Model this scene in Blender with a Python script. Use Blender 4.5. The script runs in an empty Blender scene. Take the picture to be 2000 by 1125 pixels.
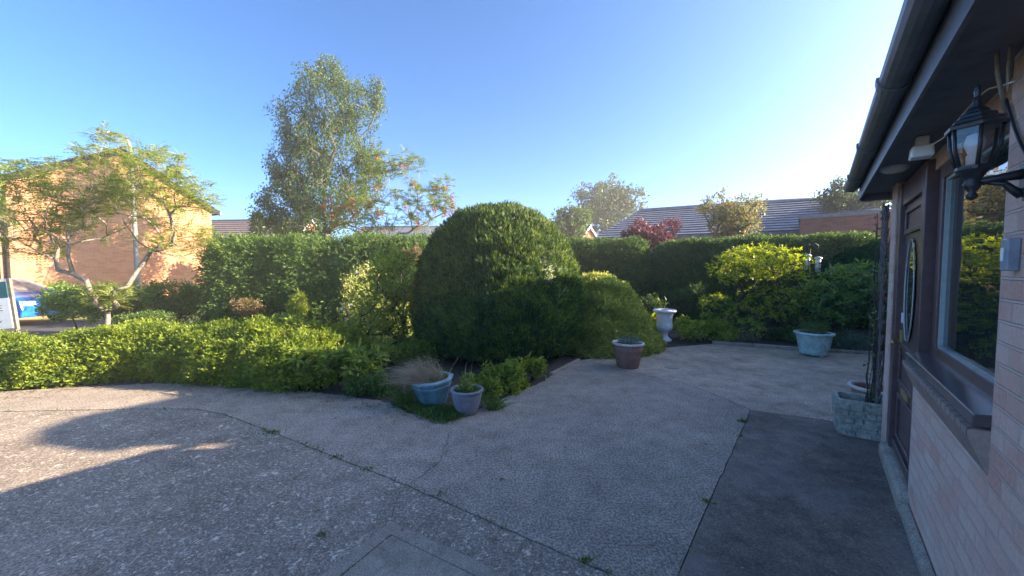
import bpy, math, random
import numpy as np
from mathutils import Vector, Matrix
rng = np.random.default_rng(7); random.seed(7)
R = math.radians
C = bpy.context.scene.collection
SC = bpy.context.scene

# ------------------------------------------------------------------ camera, sky, sun, exposure
F = 725.0; HOR = 528.0; CH = 1.6; PITCH = math.atan((562.5 - HOR) / F)
cam = bpy.data.cameras.new('camera'); cam.sensor_width = 36; cam.lens = 36 * F / 2000
cam.clip_start = 0.05; cam.clip_end = 2000
co = bpy.data.objects.new('camera', cam); C.objects.link(co)
co.location = (0, 0, CH); co.rotation_euler = (math.pi / 2 - PITCH, 0, 0); SC.camera = co

SUN_EL = R(20.8); SUN_AZ = R(86.0)            # azimuth measured from +Y towards +X
sdir = Vector((math.sin(SUN_AZ) * math.cos(SUN_EL), math.cos(SUN_AZ) * math.cos(SUN_EL), math.sin(SUN_EL)))
w = bpy.data.worlds.new('World'); SC.world = w; w.use_nodes = True
nt = w.node_tree; bg = nt.nodes['Background']
sky = nt.nodes.new('ShaderNodeTexSky'); sky.sky_type = 'NISHITA'; sky.sun_disc = False
sky.sun_elevation = SUN_EL; sky.sun_rotation = SUN_AZ
sky.air_density = 0.45; sky.dust_density = 1.5; sky.ozone_density = 4.5
hsv = nt.nodes.new('ShaderNodeHueSaturation'); hsv.inputs['Saturation'].default_value = 1.13; hsv.inputs['Hue'].default_value = .495
nt.links.new(sky.outputs[0], hsv.inputs['Color']); nt.links.new(hsv.outputs[0], bg.inputs[0]); bg.inputs[1].default_value = 0.086
sun = bpy.data.lights.new('sun', 'SUN'); sun.energy = 3.6; sun.angle = R(0.4); sun.color = (1.0, 0.82, 0.60)
so = bpy.data.objects.new('sun', sun); C.objects.link(so)
so.rotation_euler = sdir.to_track_quat('Z', 'Y').to_euler()
vs = SC.view_settings; vs.view_transform = 'Standard'; vs.look = 'None'; vs.gamma = 1; vs.exposure = 2.68
HAZE = .0025
SC.cycles.max_bounces = 8; SC.cycles.volume_bounces = 0; SC.cycles.transparent_max_bounces = 12

# ------------------------------------------------------------------ pixel helpers (to read positions off the photograph)
cp, sp = math.cos(PITCH), math.sin(PITCH)
def ray(px, py):
    a = (px - 1000) / F; b = (562.5 - py) / F
    return np.array([a, cp + b * sp, -sp + b * cp])
def at(px, py, Y):
    r = ray(px, py); return np.array([0, 0, CH]) + r * (Y / r[1])
def gnd(px, py, z=0.0):
    r = ray(px, py); return np.array([0, 0, CH]) + r * ((z - CH) / r[2])
def hyp(a): return a / np.maximum(np.linalg.norm(a, axis=-1, keepdims=True), 1e-9)

# ------------------------------------------------------------------ mesh builder
class MB:
    def __init__(s): s.v = []; s.f = []; s.n = 0
    def add(s, v, faces, mi=0, smooth=False):
        v = np.asarray(v, float).reshape(-1, 3)
        if isinstance(faces, np.ndarray): groups = [faces]
        else:
            d = {}
            for q in faces: d.setdefault(len(q), []).append(q)
            groups = [np.array(x) for x in d.values()]
        for g in groups: s.f.append((g + s.n, mi, smooth))
        s.v.append(v); s.n += len(v); return s
    def box(s, a, b, mi=0):
        a, b = np.minimum(a, b), np.maximum(a, b)
        v = [(x, y, z) for z in (a[2], b[2]) for y in (a[1], b[1]) for x in (a[0], b[0])]
        return s.add(v, [(0, 2, 3, 1), (4, 5, 7, 6), (0, 1, 5, 4), (2, 6, 7, 3), (0, 4, 6, 2), (1, 3, 7, 5)], mi)
    def hexa(s, v8, mi=0):   # bottom 4 ccw, top 4 ccw
        return s.add(v8, [(3, 2, 1, 0), (4, 5, 6, 7), (0, 1, 5, 4), (1, 2, 6, 5), (2, 3, 7, 6), (3, 0, 4, 7)], mi)
    def prism(s, pts, z0, z1, mi=0):
        n = len(pts); v = [(p[0], p[1], z0) for p in pts] + [(p[0], p[1], z1) for p in pts]
        f = [tuple(range(n))[::-1], tuple(range(n, 2 * n))] + [(i, (i + 1) % n, n + (i + 1) % n, n + i) for i in range(n)]
        return s.add(v, f, mi)
    def extrude(s, prof, axis, a, b, mi=0):  # profile in the two other axes
        n = len(prof); v = []
        for c in (a, b):
            for p in prof:
                q = [0, 0, 0]; q[axis] = c; o = [i for i in range(3) if i != axis]; q[o[0]] = p[0]; q[o[1]] = p[1]; v.append(q)
        f = [tuple(range(n))[::-1], tuple(range(n, 2 * n))] + [(i, (i + 1) % n, n + (i + 1) % n, n + i) for i in range(n)]
        return s.add(v, f, mi)
    def lathe(s, prof, n=32, c=(0, 0, 0), mi=0, smooth=True, rot=0.0, sq=None):
        a = np.arange(n) * 2 * math.pi / n + rot; v = []
        for r, z in prof: v.append(np.stack([c[0] + r * np.cos(a), c[1] + r * np.sin(a), np.full(n, c[2] + z)], 1))
        m = len(prof); i = np.arange(m - 1)[:, None]; j = np.arange(n)[None]; k = (j + 1) % n
        f = np.stack([i * n + j, i * n + k, (i + 1) * n + k, (i + 1) * n + j], -1).reshape(-1, 4)
        return s.add(np.concatenate(v), f, mi, smooth)
    def tube(s, P, rad, n=6, mi=0, cap=True):
        P = np.asarray(P, float); m = len(P); rad = np.broadcast_to(np.asarray(rad, float), (m,))
        T = hyp(np.gradient(P, axis=0)); ref = np.array([0.0, 0, 1]) if abs(T[0][2]) < .8 else np.array([1.0, 0, 0])
        a = np.arange(n) * 2 * math.pi / n; v = []
        for i in range(m):
            x = hyp(np.cross(ref, T[i])); y = np.cross(T[i], x); ref = np.cross(T[i], x) if False else ref
            v.append(P[i] + rad[i] * (np.cos(a)[:, None] * x + np.sin(a)[:, None] * y))
        i = np.arange(m - 1)[:, None]; j = np.arange(n)[None]; k = (j + 1) % n
        f = np.stack([i * n + j, i * n + k, (i + 1) * n + k, (i + 1) * n + j], -1).reshape(-1, 4)
        fl = [tuple(q) for q in f] + ([tuple(range(n))[::-1], tuple(range((m - 1) * n, m * n))] if cap else [])
        return s.add(np.concatenate(v), fl, mi, True)
    def build(s, name, mats, parent=None, origin=(0, 0, 0), bevel=0):
        me = bpy.data.meshes.new(name); v = np.concatenate(s.v) - np.asarray(origin, float)
        me.vertices.add(len(v)); me.vertices.foreach_set('co', v.ravel())
        tot = []; idx = []; mi = []; sm = []
        for g, m, q in s.f:
            tot.append(np.full(len(g), g.shape[1])); idx.append(g.ravel()); mi.append(np.full(len(g), m)); sm.append(np.full(len(g), q))
        tot = np.concatenate(tot); idx = np.concatenate(idx)
        me.loops.add(len(idx)); me.polygons.add(len(tot))
        me.loops.foreach_set('vertex_index', idx.astype(np.int32))
        me.polygons.foreach_set('loop_start', (np.cumsum(tot) - tot).astype(np.int32))
        me.polygons.foreach_set('loop_total', tot.astype(np.int32))
        me.polygons.foreach_set('material_index', np.concatenate(mi).astype(np.int32))
        me.polygons.foreach_set('use_smooth', np.concatenate(sm))
        me.update(calc_edges=True); me.validate()
        for m in (mats if isinstance(mats, (list, tuple)) else [mats]): me.materials.append(m)
        o = bpy.data.objects.new(name, me); C.objects.link(o); o.parent = parent
        if parent is None: o.location = origin
        if bevel:
            b = o.modifiers.new('bevel', 'BEVEL'); b.width = bevel; b.segments = 2; b.limit_method = 'ANGLE'
        return o

def tag(o, label=None, cat=None, group=None, kind=None):
    if label: o['label'] = label
    if cat: o['category'] = cat
    if group: o['group'] = group
    if kind: o['kind'] = kind
    return o
def thing(name, loc, label, cat, group=None, rz=0.0, tilt=None):
    o = bpy.data.objects.new(name, None); C.objects.link(o); o.empty_display_size = .1
    o.location = loc; o.rotation_euler = (tilt[0], tilt[1], rz) if tilt else (0, 0, rz)
    return tag(o, label, cat, group)

# ------------------------------------------------------------------ materials
def nodemat(name):
    m = bpy.data.materials.new(name); m.use_nodes = True
    t = m.node_tree; return m, t, t.nodes['Principled BSDF'], t.nodes, t.links
def ramp(ns, stops, interp='LINEAR'):
    r = ns.new('ShaderNodeValToRGB'); e = r.color_ramp; e.interpolation = interp
    while len(e.elements) < len(stops): e.elements.new(0.5)
    for k, (p, c) in enumerate(stops): e.elements[k].position = p; e.elements[k].color = (*c, 1)
    return r
def noise(ns, ls, vec, scale, detail=4, rough=.6):
    n = ns.new('ShaderNodeTexNoise'); n.inputs['Scale'].default_value = scale; n.inputs['Detail'].default_value = detail
    n.inputs['Roughness'].default_value = rough; ls.new(vec, n.inputs['Vector']); return n
def mixc(ns, ls, fac, a, b, mode='MIX'):
    m = ns.new('ShaderNodeMix'); m.data_type = 'RGBA'; m.blend_type = mode
    for s, x in ((m.inputs[0], fac), (m.inputs[6], a), (m.inputs[7], b)):
        if isinstance(x, (int, float)): s.default_value = x
        elif isinstance(x, tuple): s.default_value = (*x, 1)
        else: ls.new(x, s)
    return m.outputs[2]
def bump(ns, ls, p, h, strength, dist=.01):
    b = ns.new('ShaderNodeBump'); b.inputs['Strength'].default_value = strength; b.inputs['Distance'].default_value = dist
    ls.new(h, b.inputs['Height']); ls.new(b.outputs[0], p.inputs['Normal'])

def plain(name, col, rough=.5, var=.15, scale=18, metal=0, spec=.5, bmp=.05, stain=1.0):
    m, t, p, ns, ls = nodemat(name); tc = ns.new('ShaderNodeTexCoord')
    n = noise(ns, ls, tc.outputs['Object'], scale, 6, .65)
    c = np.minimum(np.array(col) * 1.15, .86)
    r = ramp(ns, [(.3, tuple(c * (1 - var))), (.7, tuple(np.minimum(c * (1 + var), 1)))]); ls.new(n.outputs[0], r.inputs[0])
    n2 = noise(ns, ls, tc.outputs['Object'], 5.5, 9, .75); r2 = ramp(ns, [(.36, (.72, .71, .68)), (.56, (1.04, 1.04, 1.04))]); ls.new(n2.outputs[0], r2.inputs[0])
    ls.new(mixc(ns, ls, stain, r.outputs[0], r2.outputs[0], 'MULTIPLY'), p.inputs['Base Color']); p.inputs['Roughness'].default_value = rough
    p.inputs['Metallic'].default_value = metal; p.inputs['Specular IOR Level'].default_value = spec
    if bmp: bump(ns, ls, p, n.outputs[0], bmp, .01)
    return m

def leafmat(name, cols, trans=.42, rough=.45, spec=.35, tcol=None):
    m, t, p, ns, ls = nodemat(name); g = ns.new('ShaderNodeNewGeometry'); tc = ns.new('ShaderNodeTexCoord')
    k = len(cols); r = ramp(ns, [((i + .5) / k, tuple(min(.8, x * 1.75) for x in c)) for i, c in enumerate(cols)])
    if cols[0][1] > cols[0][0]: e = r.color_ramp.elements.new(.985); e.color = (.20, .13, .05, 1)
    n = noise(ns, ls, tc.outputs['Object'], 3.0, 5, .85)
    a = ns.new('ShaderNodeMath'); a.operation = 'MULTIPLY_ADD'; a.inputs[1].default_value = .5
    ls.new(g.outputs['Random Per Island'], a.inputs[0])
    b = ns.new('ShaderNodeMath'); b.operation = 'MULTIPLY_ADD'; b.inputs[1].default_value = 1.7; b.inputs[2].default_value = -.6; ls.new(n.outputs[0], b.inputs[0])
    ls.new(b.outputs[0], a.inputs[2]); ls.new(a.outputs[0], r.inputs[0])
    ls.new(r.outputs[0], p.inputs['Base Color']); p.inputs['Roughness'].default_value = rough; p.inputs['Specular IOR Level'].default_value = spec
    tr = ns.new('ShaderNodeBsdfTranslucent'); hs = ns.new('ShaderNodeHueSaturation'); hs.inputs['Hue'].default_value = .485
    hs.inputs['Saturation'].default_value = 1.1; hs.inputs['Value'].default_value = 1.6
    ls.new(r.outputs[0], hs.inputs['Color']); ls.new(hs.outputs[0], tr.inputs[0])
    mx = ns.new('ShaderNodeMixShader'); mx.inputs[0].default_value = trans
    ls.new(p.outputs[0], mx.inputs[1]); ls.new(tr.outputs[0], mx.inputs[2]); ls.new(mx.outputs[0], ns['Material Output'].inputs[0])
    return m

def brickmat(name, c1, c2, c3, mortar, bw=.225, bh=.075, ms=.006, blot=None, bstr=.9, rot=False, grime=False):
    m, t, p, ns, ls = nodemat(name); tc = ns.new('ShaderNodeTexCoord'); sx = ns.new('ShaderNodeSeparateXYZ'); ls.new(tc.outputs['Object'], sx.inputs[0])
    ad = ns.new('ShaderNodeMath'); ls.new(sx.outputs[0], ad.inputs[0]); ls.new(sx.outputs[1], ad.inputs[1])
    cx = ns.new('ShaderNodeCombineXYZ'); ls.new(ad.outputs[0], cx.inputs[0]); ls.new(sx.outputs[2], cx.inputs[1])
    nz = noise(ns, ls, tc.outputs['Object'], 9, 3); off = ns.new('ShaderNodeVectorMath'); off.operation = 'MULTIPLY_ADD'
    off.inputs[1].default_value = (.006, .006, 0); ls.new(nz.outputs['Color'], off.inputs[0]); ls.new(cx.outputs[0], off.inputs[2])
    b = ns.new('ShaderNodeTexBrick'); ls.new(off.outputs[0], b.inputs['Vector']); b.inputs['Scale'].default_value = 1
    b.inputs['Brick Width'].default_value = bw; b.inputs['Row Height'].default_value = bh; b.inputs['Mortar Size'].default_value = ms
    b.inputs['Mortar Smooth'].default_value = .35; b.inputs['Bias'].default_value = 0
    b.inputs['Color1'].default_value = (0, 0, 0, 1); b.inputs['Color2'].default_value = (1, 1, 1, 1); b.inputs['Mortar'].default_value = (.5, .5, .5, 1)
    r = ramp(ns, [(.08, c1), (.45, c2), (.95, c3)]); ls.new(b.outputs['Color'], r.inputs[0])
    n2 = noise(ns, ls, tc.outputs['Object'], 55, 8, .75); r2 = ramp(ns, [(.3, (.72, .72, .72)), (.72, (1.2, 1.2, 1.2))]); ls.new(n2.outputs[0], r2.inputs[0])
    c = mixc(ns, ls, 1.0, r.outputs[0], r2.outputs[0], 'MULTIPLY')
    c = mixc(ns, ls, b.outputs['Fac'], c, mortar)
    n3 = noise(ns, ls, tc.outputs['Object'], 1.7, 5, .7)
    if blot:
        r3 = ramp(ns, [(.42, (0, 0, 0)), (.75, (.75, .75, .75))]); ls.new(n3.outputs[0], r3.inputs[0]); c = mixc(ns, ls, r3.outputs[0], c, blot)
    ls.new(c, p.inputs['Base Color']); p.inputs['Roughness'].default_value = .9; p.inputs['Specular IOR Level'].default_value = .2
    inv = ns.new('ShaderNodeMath'); inv.operation = 'MULTIPLY_ADD'; inv.inputs[1].default_value = -1.0; ls.new(b.outputs['Fac'], inv.inputs[0])
    n2m = ns.new('ShaderNodeMath'); n2m.operation = 'MULTIPLY'; n2m.inputs[1].default_value = .7; ls.new(n2.outputs[0], n2m.inputs[0]); ls.new(n2m.outputs[0], inv.inputs[2])
    bump(ns, ls, p, inv.outputs[0], bstr, .008)
    return m

def concrete(name, dark, lite, fl, fine=140, flake=34, flk=.5, patch=.6, bstr=.5, streak=None, tho=0.0, stn=.62):
    dark, lite, fl = (tuple(min(.85, x * k) for x, k in zip(c, (1.32, 1.26, 1.15))) for c in (dark, lite, fl))
    m, t, p, ns, ls = nodemat(name); tc = ns.new('ShaderNodeTexCoord'); O = tc.outputs['Object']
    n1 = noise(ns, ls, O, fine, 3, .7); n2 = noise(ns, ls, O, .9, 6, .65); n4 = noise(ns, ls, O, 5.5, 6, .7)
    r1 = ramp(ns, [(.44, dark), (.58, lite)]); ls.new(n1.outputs[0], r1.inputs[0])
    rp = ramp(ns, [(.3, (1 - patch * .6,) * 3), (.7, (1 + patch * .35,) * 3)])
    mx = ns.new('ShaderNodeMath'); mx.operation = 'MULTIPLY_ADD'; mx.inputs[1].default_value = .5
    hf = ns.new('ShaderNodeMath'); hf.operation = 'MULTIPLY'; hf.inputs[1].default_value = .5
    ls.new(n4.outputs[0], hf.inputs[0]); ls.new(n2.outputs[0], mx.inputs[0]); ls.new(hf.outputs[0], mx.inputs[2]); ls.new(mx.outputs[0], rp.inputs[0])
    c = mixc(ns, ls, 1.0, r1.outputs[0], rp.outputs[0], 'MULTIPLY')
    # exposed aggregate and lichen flakes of several sizes, ragged outlines
    for sc_, th, amt, sd in ((flake, .655, 1.0, 1.7), (flake * 2.6, .63, .9, 5.1), (flake * .5, .70, .6, 9.3)):
        mp = ns.new('ShaderNodeMapping'); mp.inputs['Location'].default_value = (sd, sd * 2, sd * 3); ls.new(O, mp.inputs[0])
        v = noise(ns, ls, mp.outputs[0], sc_, 3, .75); rv = ramp(ns, [(th + tho, (0, 0, 0)), (th + tho + .035, (1, 1, 1))]); ls.new(v.outputs[0], rv.inputs[0])
        k2 = ns.new('ShaderNodeMath'); k2.operation = 'MULTIPLY'; k2.inputs[1].default_value = flk * amt; ls.new(rv.outputs[0], k2.inputs[0])
        c = mixc(ns, ls, k2.outputs[0], c, fl)
    ns1 = noise(ns, ls, O, 1.9, 9, .78); rs1 = ramp(ns, [(.50, (1, 1, 1)), (.66, (stn, stn * .98, stn * .95))]); ls.new(ns1.outputs[0], rs1.inputs[0])
    c = mixc(ns, ls, 1.0, c, rs1.outputs[0], 'MULTIPLY')
    if streak:
        r3 = ramp(ns, [(.5, (0, 0, 0)), (.72, (.8, .8, .8))]); n5 = noise(ns, ls, O, 1.6, 7, .75); ls.new(n5.outputs[0], r3.inputs[0]); c = mixc(ns, ls, r3.outputs[0], c, streak)
    ls.new(c, p.inputs['Base Color']); p.inputs['Roughness'].default_value = .85; p.inputs['Specular IOR Level'].default_value = .25
    bump(ns, ls, p, n1.outputs[0], bstr, .006); return m

M = {}
M['drive'] = concrete('drive_concrete', (.155, .133, .116), (.30, .26, .226), (.60, .55, .475), 70, 16, .7, .8, tho=-.035, stn=.70)
M['middle'] = concrete('aggregate_concrete', (.17, .147, .131), (.385, .338, .298), (.74, .68, .59), 62, 32, .5, .8, .7, stn=.78)
M['back'] = concrete('worn_concrete', (.23, .195, .165), (.45, .385, .325), (.62, .55, .47), 60, 40, .4, .9)
M['slab'] = concrete('stained_slab', (.125, .11, .098), (.195, .172, .152), (.46, .41, .36), 70, 26, .45, 1.1, .5, (.27, .24, .215))
M['cover'] = concrete('cover_concrete', (.20, .178, .155), (.34, .305, .265), (.50, .46, .41), 130, 60, .3, .6, .4)
M['kerb'] = concrete('edging_stone', (.21, .19, .17), (.38, .345, .30), (.48, .45, .40), 110, 40, .4, .7)
M['stone'] = plain('weathered_stone', (.30, .30, .255), .9, .4, 26, bmp=.5)
M['soil'] = plain('soil', (.06, .045, .035), .95, .5, 30, bmp=.8)
M['dark_gap'] = plain('joint_dirt', (.055, .047, .038), .95, .4, 60)
M['brick'] = brickmat('pink_brick', (.70, .39, .31), (.75, .50, .405), (.76, .54, .44), (.70, .54, .45), ms=.006, blot=(.80, .64, .54), bstr=1.4)
M['brick_edge'] = brickmat('brick_on_edge', (.40, .30, .24), (.36, .26, .22), (.44, .33, .28), (.20, .165, .15), bw=.075, bh=.4, ms=.009, bstr=1.0)
M['orange_brick'] = brickmat('orange_brick', (.48, .20, .10), (.54, .24, .125), (.58, .28, .155), (.52, .33, .21), blot=(.54, .27, .165))
M['brown_brick'] = brickmat('brown_brick', (.15, .075, .06), (.19, .10, .08), (.22, .12, .10), (.2, .14, .12))
M['dark_trim'] = plain('dark_painted_timber', (.035, .03, .028), 1.0, .3, 10, spec=.05)
M['frame'] = plain('dark_brown_upvc', (.10, .056, .056), .32, .15, 30, bmp=.02)
M['soffit'] = plain('soffit_board', (.12, .12, .13), .5, .15, 8, bmp=.02)
M['gutter'] = plain('dark_gutter', (.12, .125, .14), .4, .15, 9, bmp=.02)
M['sill'] = plain('sill_upvc', (.09, .065, .07), .22, .2, 14, bmp=.03)
M['white'] = plain('white_paint', (.86, .85, .82), .45, .05, 22, bmp=.04, stain=.15)
M['cream'] = plain('cream_plastic', (.62, .60, .55), .45, .06, 20)
M['black'] = plain('black_metal', (.022, .023, .027), .38, .3, 40, bmp=.08)
M['brass'] = plain('brass', (.45, .33, .14), .35, .2, 30, metal=.8)
M['lamp_post'] = plain('dull_galvanised_post', (.24, .24, .23), .9, .2, 20, spec=.1)
M['steel'] = plain('grey_steel', (.42, .43, .44), .5, .12, 20, metal=.3)
M['greybox'] = plain('grey_plastic', (.24, .28, .33), .4, .08, 20)
M['teal_pot'] = plain('blue_green_glaze', (.10, .21, .26), .4, .3, 7, bmp=.06)
M['teal_rim'] = plain('pale_blue_rim', (.26, .38, .45), .45, .15, 12)
M['mint_pot'] = plain('mint_green_pot', (.33, .46, .455), .5, .2, 10, bmp=.06)
M['grey_pot'] = plain('grey_violet_pot', (.185, .19, .225), .6, .18, 14, bmp=.08)
M['terracotta'] = plain('brown_terracotta', (.25, .135, .10), .75, .2, 20, bmp=.1)
M['rim_cream'] = plain('pale_worn_rim', (.52, .45, .41), .7, .2, 22, bmp=.1)
M['bark_grey'] = plain('pale_grey_bark', (.25, .215, .18), .85, .35, 14, bmp=.4)
M['bark_dark'] = plain('dark_bark', (.075, .058, .045), .9, .4, 20, bmp=.4)
M['bark_birch'] = plain('birch_bark', (.11, .095, .08), .8, .5, 6, bmp=.3)
M['tile'] = plain('slate_tile', (.20, .21, .25), .38, .3, 3, bmp=.05)
M['tile_edge'] = plain('tile_edge_shade', (.028, .03, .03), .9, .3, 6)  # shadow lines between the tile courses, painted as a dark riser colour
M['tile_brown'] = plain('brown_tile', (.20, .14, .12), .7, .25, 3, bmp=.05)
M['tile_grey'] = plain('pale_slate', (.17, .18, .21), .6, .2, 3)
M['wood'] = plain('weathered_wood', (.18, .155, .135), .85, .3, 12, bmp=.3)
M['trellis'] = plain('trellis_wood', (.13, .11, .10), .85, .3, 20, bmp=.2)
M['straw'] = leafmat('dry_grass', [(.12, .095, .06), (.19, .155, .10), (.27, .23, .16)], .2)
M['seed'] = plain('seed_filled_tube', (.62, .6, .5), .3, .15, 60)
M['grass'] = leafmat('grass_blades', [(.035, .07, .012), (.055, .10, .018), (.085, .13, .025)], .4)
M['lawn'] = plain('lawn', (.17, .20, .05), .95, .35, 14, bmp=.6)
M['asphalt'] = plain('asphalt', (.055, .055, .057), .9, .2, 40, bmp=.2)
M['car_blue'] = plain('blue_car_paint', (.015, .15, .48), .22, .06, 3, bmp=0)
M['tyre'] = plain('tyre_rubber', (.02, .02, .02), .8, .2, 30)
M['sign_teal'] = plain('teal_panel', (.012, .10, .12), .4, .05, 4, bmp=0)
M['sign_grey'] = plain('grey_print', (.22, .24, .27), .6, .05, 4, bmp=0)
M['flower'] = leafmat('white_petals', [(.75, .75, .7), (.8, .8, .78)], .3)
M['berry'] = plain('red_berries', (.5, .045, .008), .35, .3, 12)
def glass(name, col=(.02, .028, .026), ior=4.0, wav=.03):
    m, t, p, ns, ls = nodemat(name); p.inputs['Base Color'].default_value = (*col, 1); p.inputs['Roughness'].default_value = .015; p.inputs['IOR'].default_value = ior
    tc = ns.new('ShaderNodeTexCoord'); n = noise(ns, ls, tc.outputs['Object'], 3.2, 2); bump(ns, ls, p, n.outputs[0], wav, .05); return m
M['glass'] = glass('window_glass')
M['car_glass'] = glass('car_glass', (.16, .17, .17), 1.5, 0)
def clear(name):
    m, t, p, ns, ls = nodemat(name); tr = ns.new('ShaderNodeBsdfTransparent'); tr.inputs[0].default_value = (.8, .83, .86, 1)
    gl = ns.new('ShaderNodeBsdfGlossy'); gl.inputs['Roughness'].default_value = .08; fr = ns.new('ShaderNodeFresnel'); fr.inputs[0].default_value = 1.7
    mx = ns.new('ShaderNodeMixShader'); ls.new(fr.outputs[0], mx.inputs[0]); ls.new(tr.outputs[0], mx.inputs[1]); ls.new(gl.outputs[0], mx.inputs[2])
    ls.new(mx.outputs[0], ns['Material Output'].inputs[0]); return m
M['clear'] = clear('lantern_glass')

G = lambda *c: list(c)
L_ = {}
L_['yew'] = leafmat('yew_leaf', G((.010, .022, .009), (.020, .045, .013), (.055, .095, .018), (.14, .18, .03)), .35)
L_['golden'] = leafmat('golden_conifer_leaf', G((.085, .115, .026), (.15, .185, .042), (.24, .26, .06), (.36, .34, .09)), .35)
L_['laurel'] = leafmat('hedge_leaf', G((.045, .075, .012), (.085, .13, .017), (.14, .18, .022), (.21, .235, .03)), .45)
L_['hedge'] = leafmat('tall_hedge_leaf', G((.025, .055, .012), (.045, .085, .018), (.07, .12, .026), (.10, .15, .035)), .3)
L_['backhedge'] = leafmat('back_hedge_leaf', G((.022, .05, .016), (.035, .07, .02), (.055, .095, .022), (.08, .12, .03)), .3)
L_['azalea'] = leafmat('azalea_leaf', G((.05, .085, .012), (.09, .14, .018), (.16, .20, .022), (.24, .26, .028)), .45)
L_['rhodo'] = leafmat('rhododendron_leaf', G((.04, .075, .015), (.065, .12, .022), (.10, .16, .03), (.15, .20, .045)), .42, .32, .5)
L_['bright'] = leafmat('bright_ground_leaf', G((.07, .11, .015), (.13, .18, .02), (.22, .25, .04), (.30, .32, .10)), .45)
L_['varieg'] = leafmat('variegated_leaf', G((.06, .10, .015), (.13, .17, .03), (.28, .29, .09), (.45, .42, .22)), .4)
L_['magnolia'] = leafmat('broad_leaf', G((.05, .085, .015), (.09, .135, .02), (.15, .19, .03), (.22, .235, .04)), .5)
L_['sumac'] = leafmat('pinnate_leaf', G((.07, .105, .03), (.11, .15, .035), (.17, .195, .042), (.24, .25, .06)), .5)
L_['birch'] = leafmat('birch_leaf', G((.022, .044, .013), (.034, .063, .016), (.05, .083, .02), (.075, .10, .026)), .38)
L_['rowan'] = leafmat('rowan_leaf', G((.045, .085, .02), (.07, .12, .026), (.105, .145, .03), (.15, .15, .035)), .4)
L_['oak'] = leafmat('far_tree_leaf', G((.025, .042, .02), (.038, .06, .025), (.055, .08, .03)), .25)
L_['autumn'] = leafmat('autumn_leaf', G((.05, .08, .028), (.08, .105, .032), (.13, .11, .04), (.16, .09, .042)), .35)
L_['red'] = leafmat('red_maple_leaf', G((.045, .014, .02), (.075, .024, .03), (.12, .042, .048)), .35)
L_['darkshrub'] = leafmat('dark_shrub_leaf', G((.02, .04, .012), (.03, .058, .016), (.055, .085, .025), (.09, .12, .04)), .25, .3, .5)
L_['greygreen'] = leafmat('grey_green_leaf', G((.05, .075, .05), (.08, .11, .075), (.11, .14, .10)), .3)
L_['brown'] = leafmat('dry_brown_leaf', G((.09, .062, .03), (.13, .092, .045), (.11, .115, .04)), .3)
L_['moss'] = leafmat('low_weed_leaf', G((.03, .06, .012), (.055, .10, .02), (.09, .13, .03)), .35)

# ------------------------------------------------------------------ foliage tools
def vnoise(P, s, seed=0):
    q = np.random.default_rng(seed); o = np.zeros(len(P))
    for k in range(7):
        d = hyp(q.normal(size=3)); o += np.sin(P @ d * s * (1 + .35 * k) + q.uniform(0, 6.28)) / (1 + .3 * k)
    return o / 3
def rnd(n): return hyp(rng.normal(size=(n, 3)))
def leaves(mb, P, D, N, L, W, mi=0, fold=.12):
    n = len(P); D = hyp(D); S = hyp(np.cross(D, N)); N2 = np.cross(S, D)
    L = np.broadcast_to(np.asarray(L, float), (n,))[:, None]; W = np.broadcast_to(np.asarray(W, float), (n,))[:, None]
    mid = P + D * L * .5; up = N2 * W * fold
    v = np.stack([P, mid + S * W / 2 + up, P + D * L - up, mid - S * W / 2 + up], 1).reshape(-1, 3)
    mb.add(v, np.arange(4 * n).reshape(n, 4), mi)
def sample(v, f, n, wt=None):
    q = v[f]; fnm = np.cross(q[:, 2] - q[:, 0], q[:, 3] - q[:, 1]); sg = ((q.mean(1) - v.mean(0)) * fnm).sum()
    if sg < 0: f = f[:, ::-1]
    a, b, c, d = (v[f[:, k]] for k in range(4))
    nr = np.cross(c - a, d - b); ar = np.linalg.norm(nr, axis=1) + 1e-9
    if wt is not None: ar = ar * wt(v[f].mean(1), hyp(nr))
    i = rng.choice(len(f), n, p=ar / ar.sum()); s, t = rng.random((2, n, 1))
    return (a[i] * (1 - s) + b[i] * s) * (1 - t) + (d[i] * (1 - s) + c[i] * s) * t, hyp(nr[i])
def grid(S):
    nu, nv = S.shape[:2]; i = np.arange(nu - 1)[:, None]; j = np.arange(nv - 1)[None]
    f = np.stack([i * nv + j, i * nv + j + 1, (i + 1) * nv + j + 1, (i + 1) * nv + j], -1).reshape(-1, 4)
    return S.reshape(-1, 3), f
def clad(mb, v, f, n, L, W, up=.3, out=.6, jit=.5, deep=.10, mi=0, clump=0.0, wt=None, lv=.35, b=1, blen=.1, bsp=.55):
    """core surface + leaves standing out of it"""
    vv, nn = sample(v, f, n // b, wt); n = len(vv)
    if clump:
        q = vnoise(vv, 9, 3) + .6 * vnoise(vv, 21, 4); vv = vv + nn * (np.maximum(q, 0) * clump)[:, None]
    vv = vv - nn * (rng.random((n, 1)) ** 1.5) * min(deep, L * .55)
    D = nn * out + np.array([0, 0, up]) + rnd(n) * jit
    if b > 1:
        D = hyp(np.repeat(D, b, 0)); nn = np.repeat(nn, b, 0); n *= b; s_ = rng.random((n, 1)); vv = np.repeat(vv, b, 0) + D * blen * s_ + rnd(n) * .018; D = D + rnd(n) * bsp
    Nn = hyp(nn + np.array([0, 0, .25]) + rnd(n) * .5)
    leaves(mb, vv, D, Nn, L * (1 + lv * rng.normal(size=n)).clip(.4, 2), W * (1 + .25 * rng.normal(size=n)).clip(.5, 1.8), mi)
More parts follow.
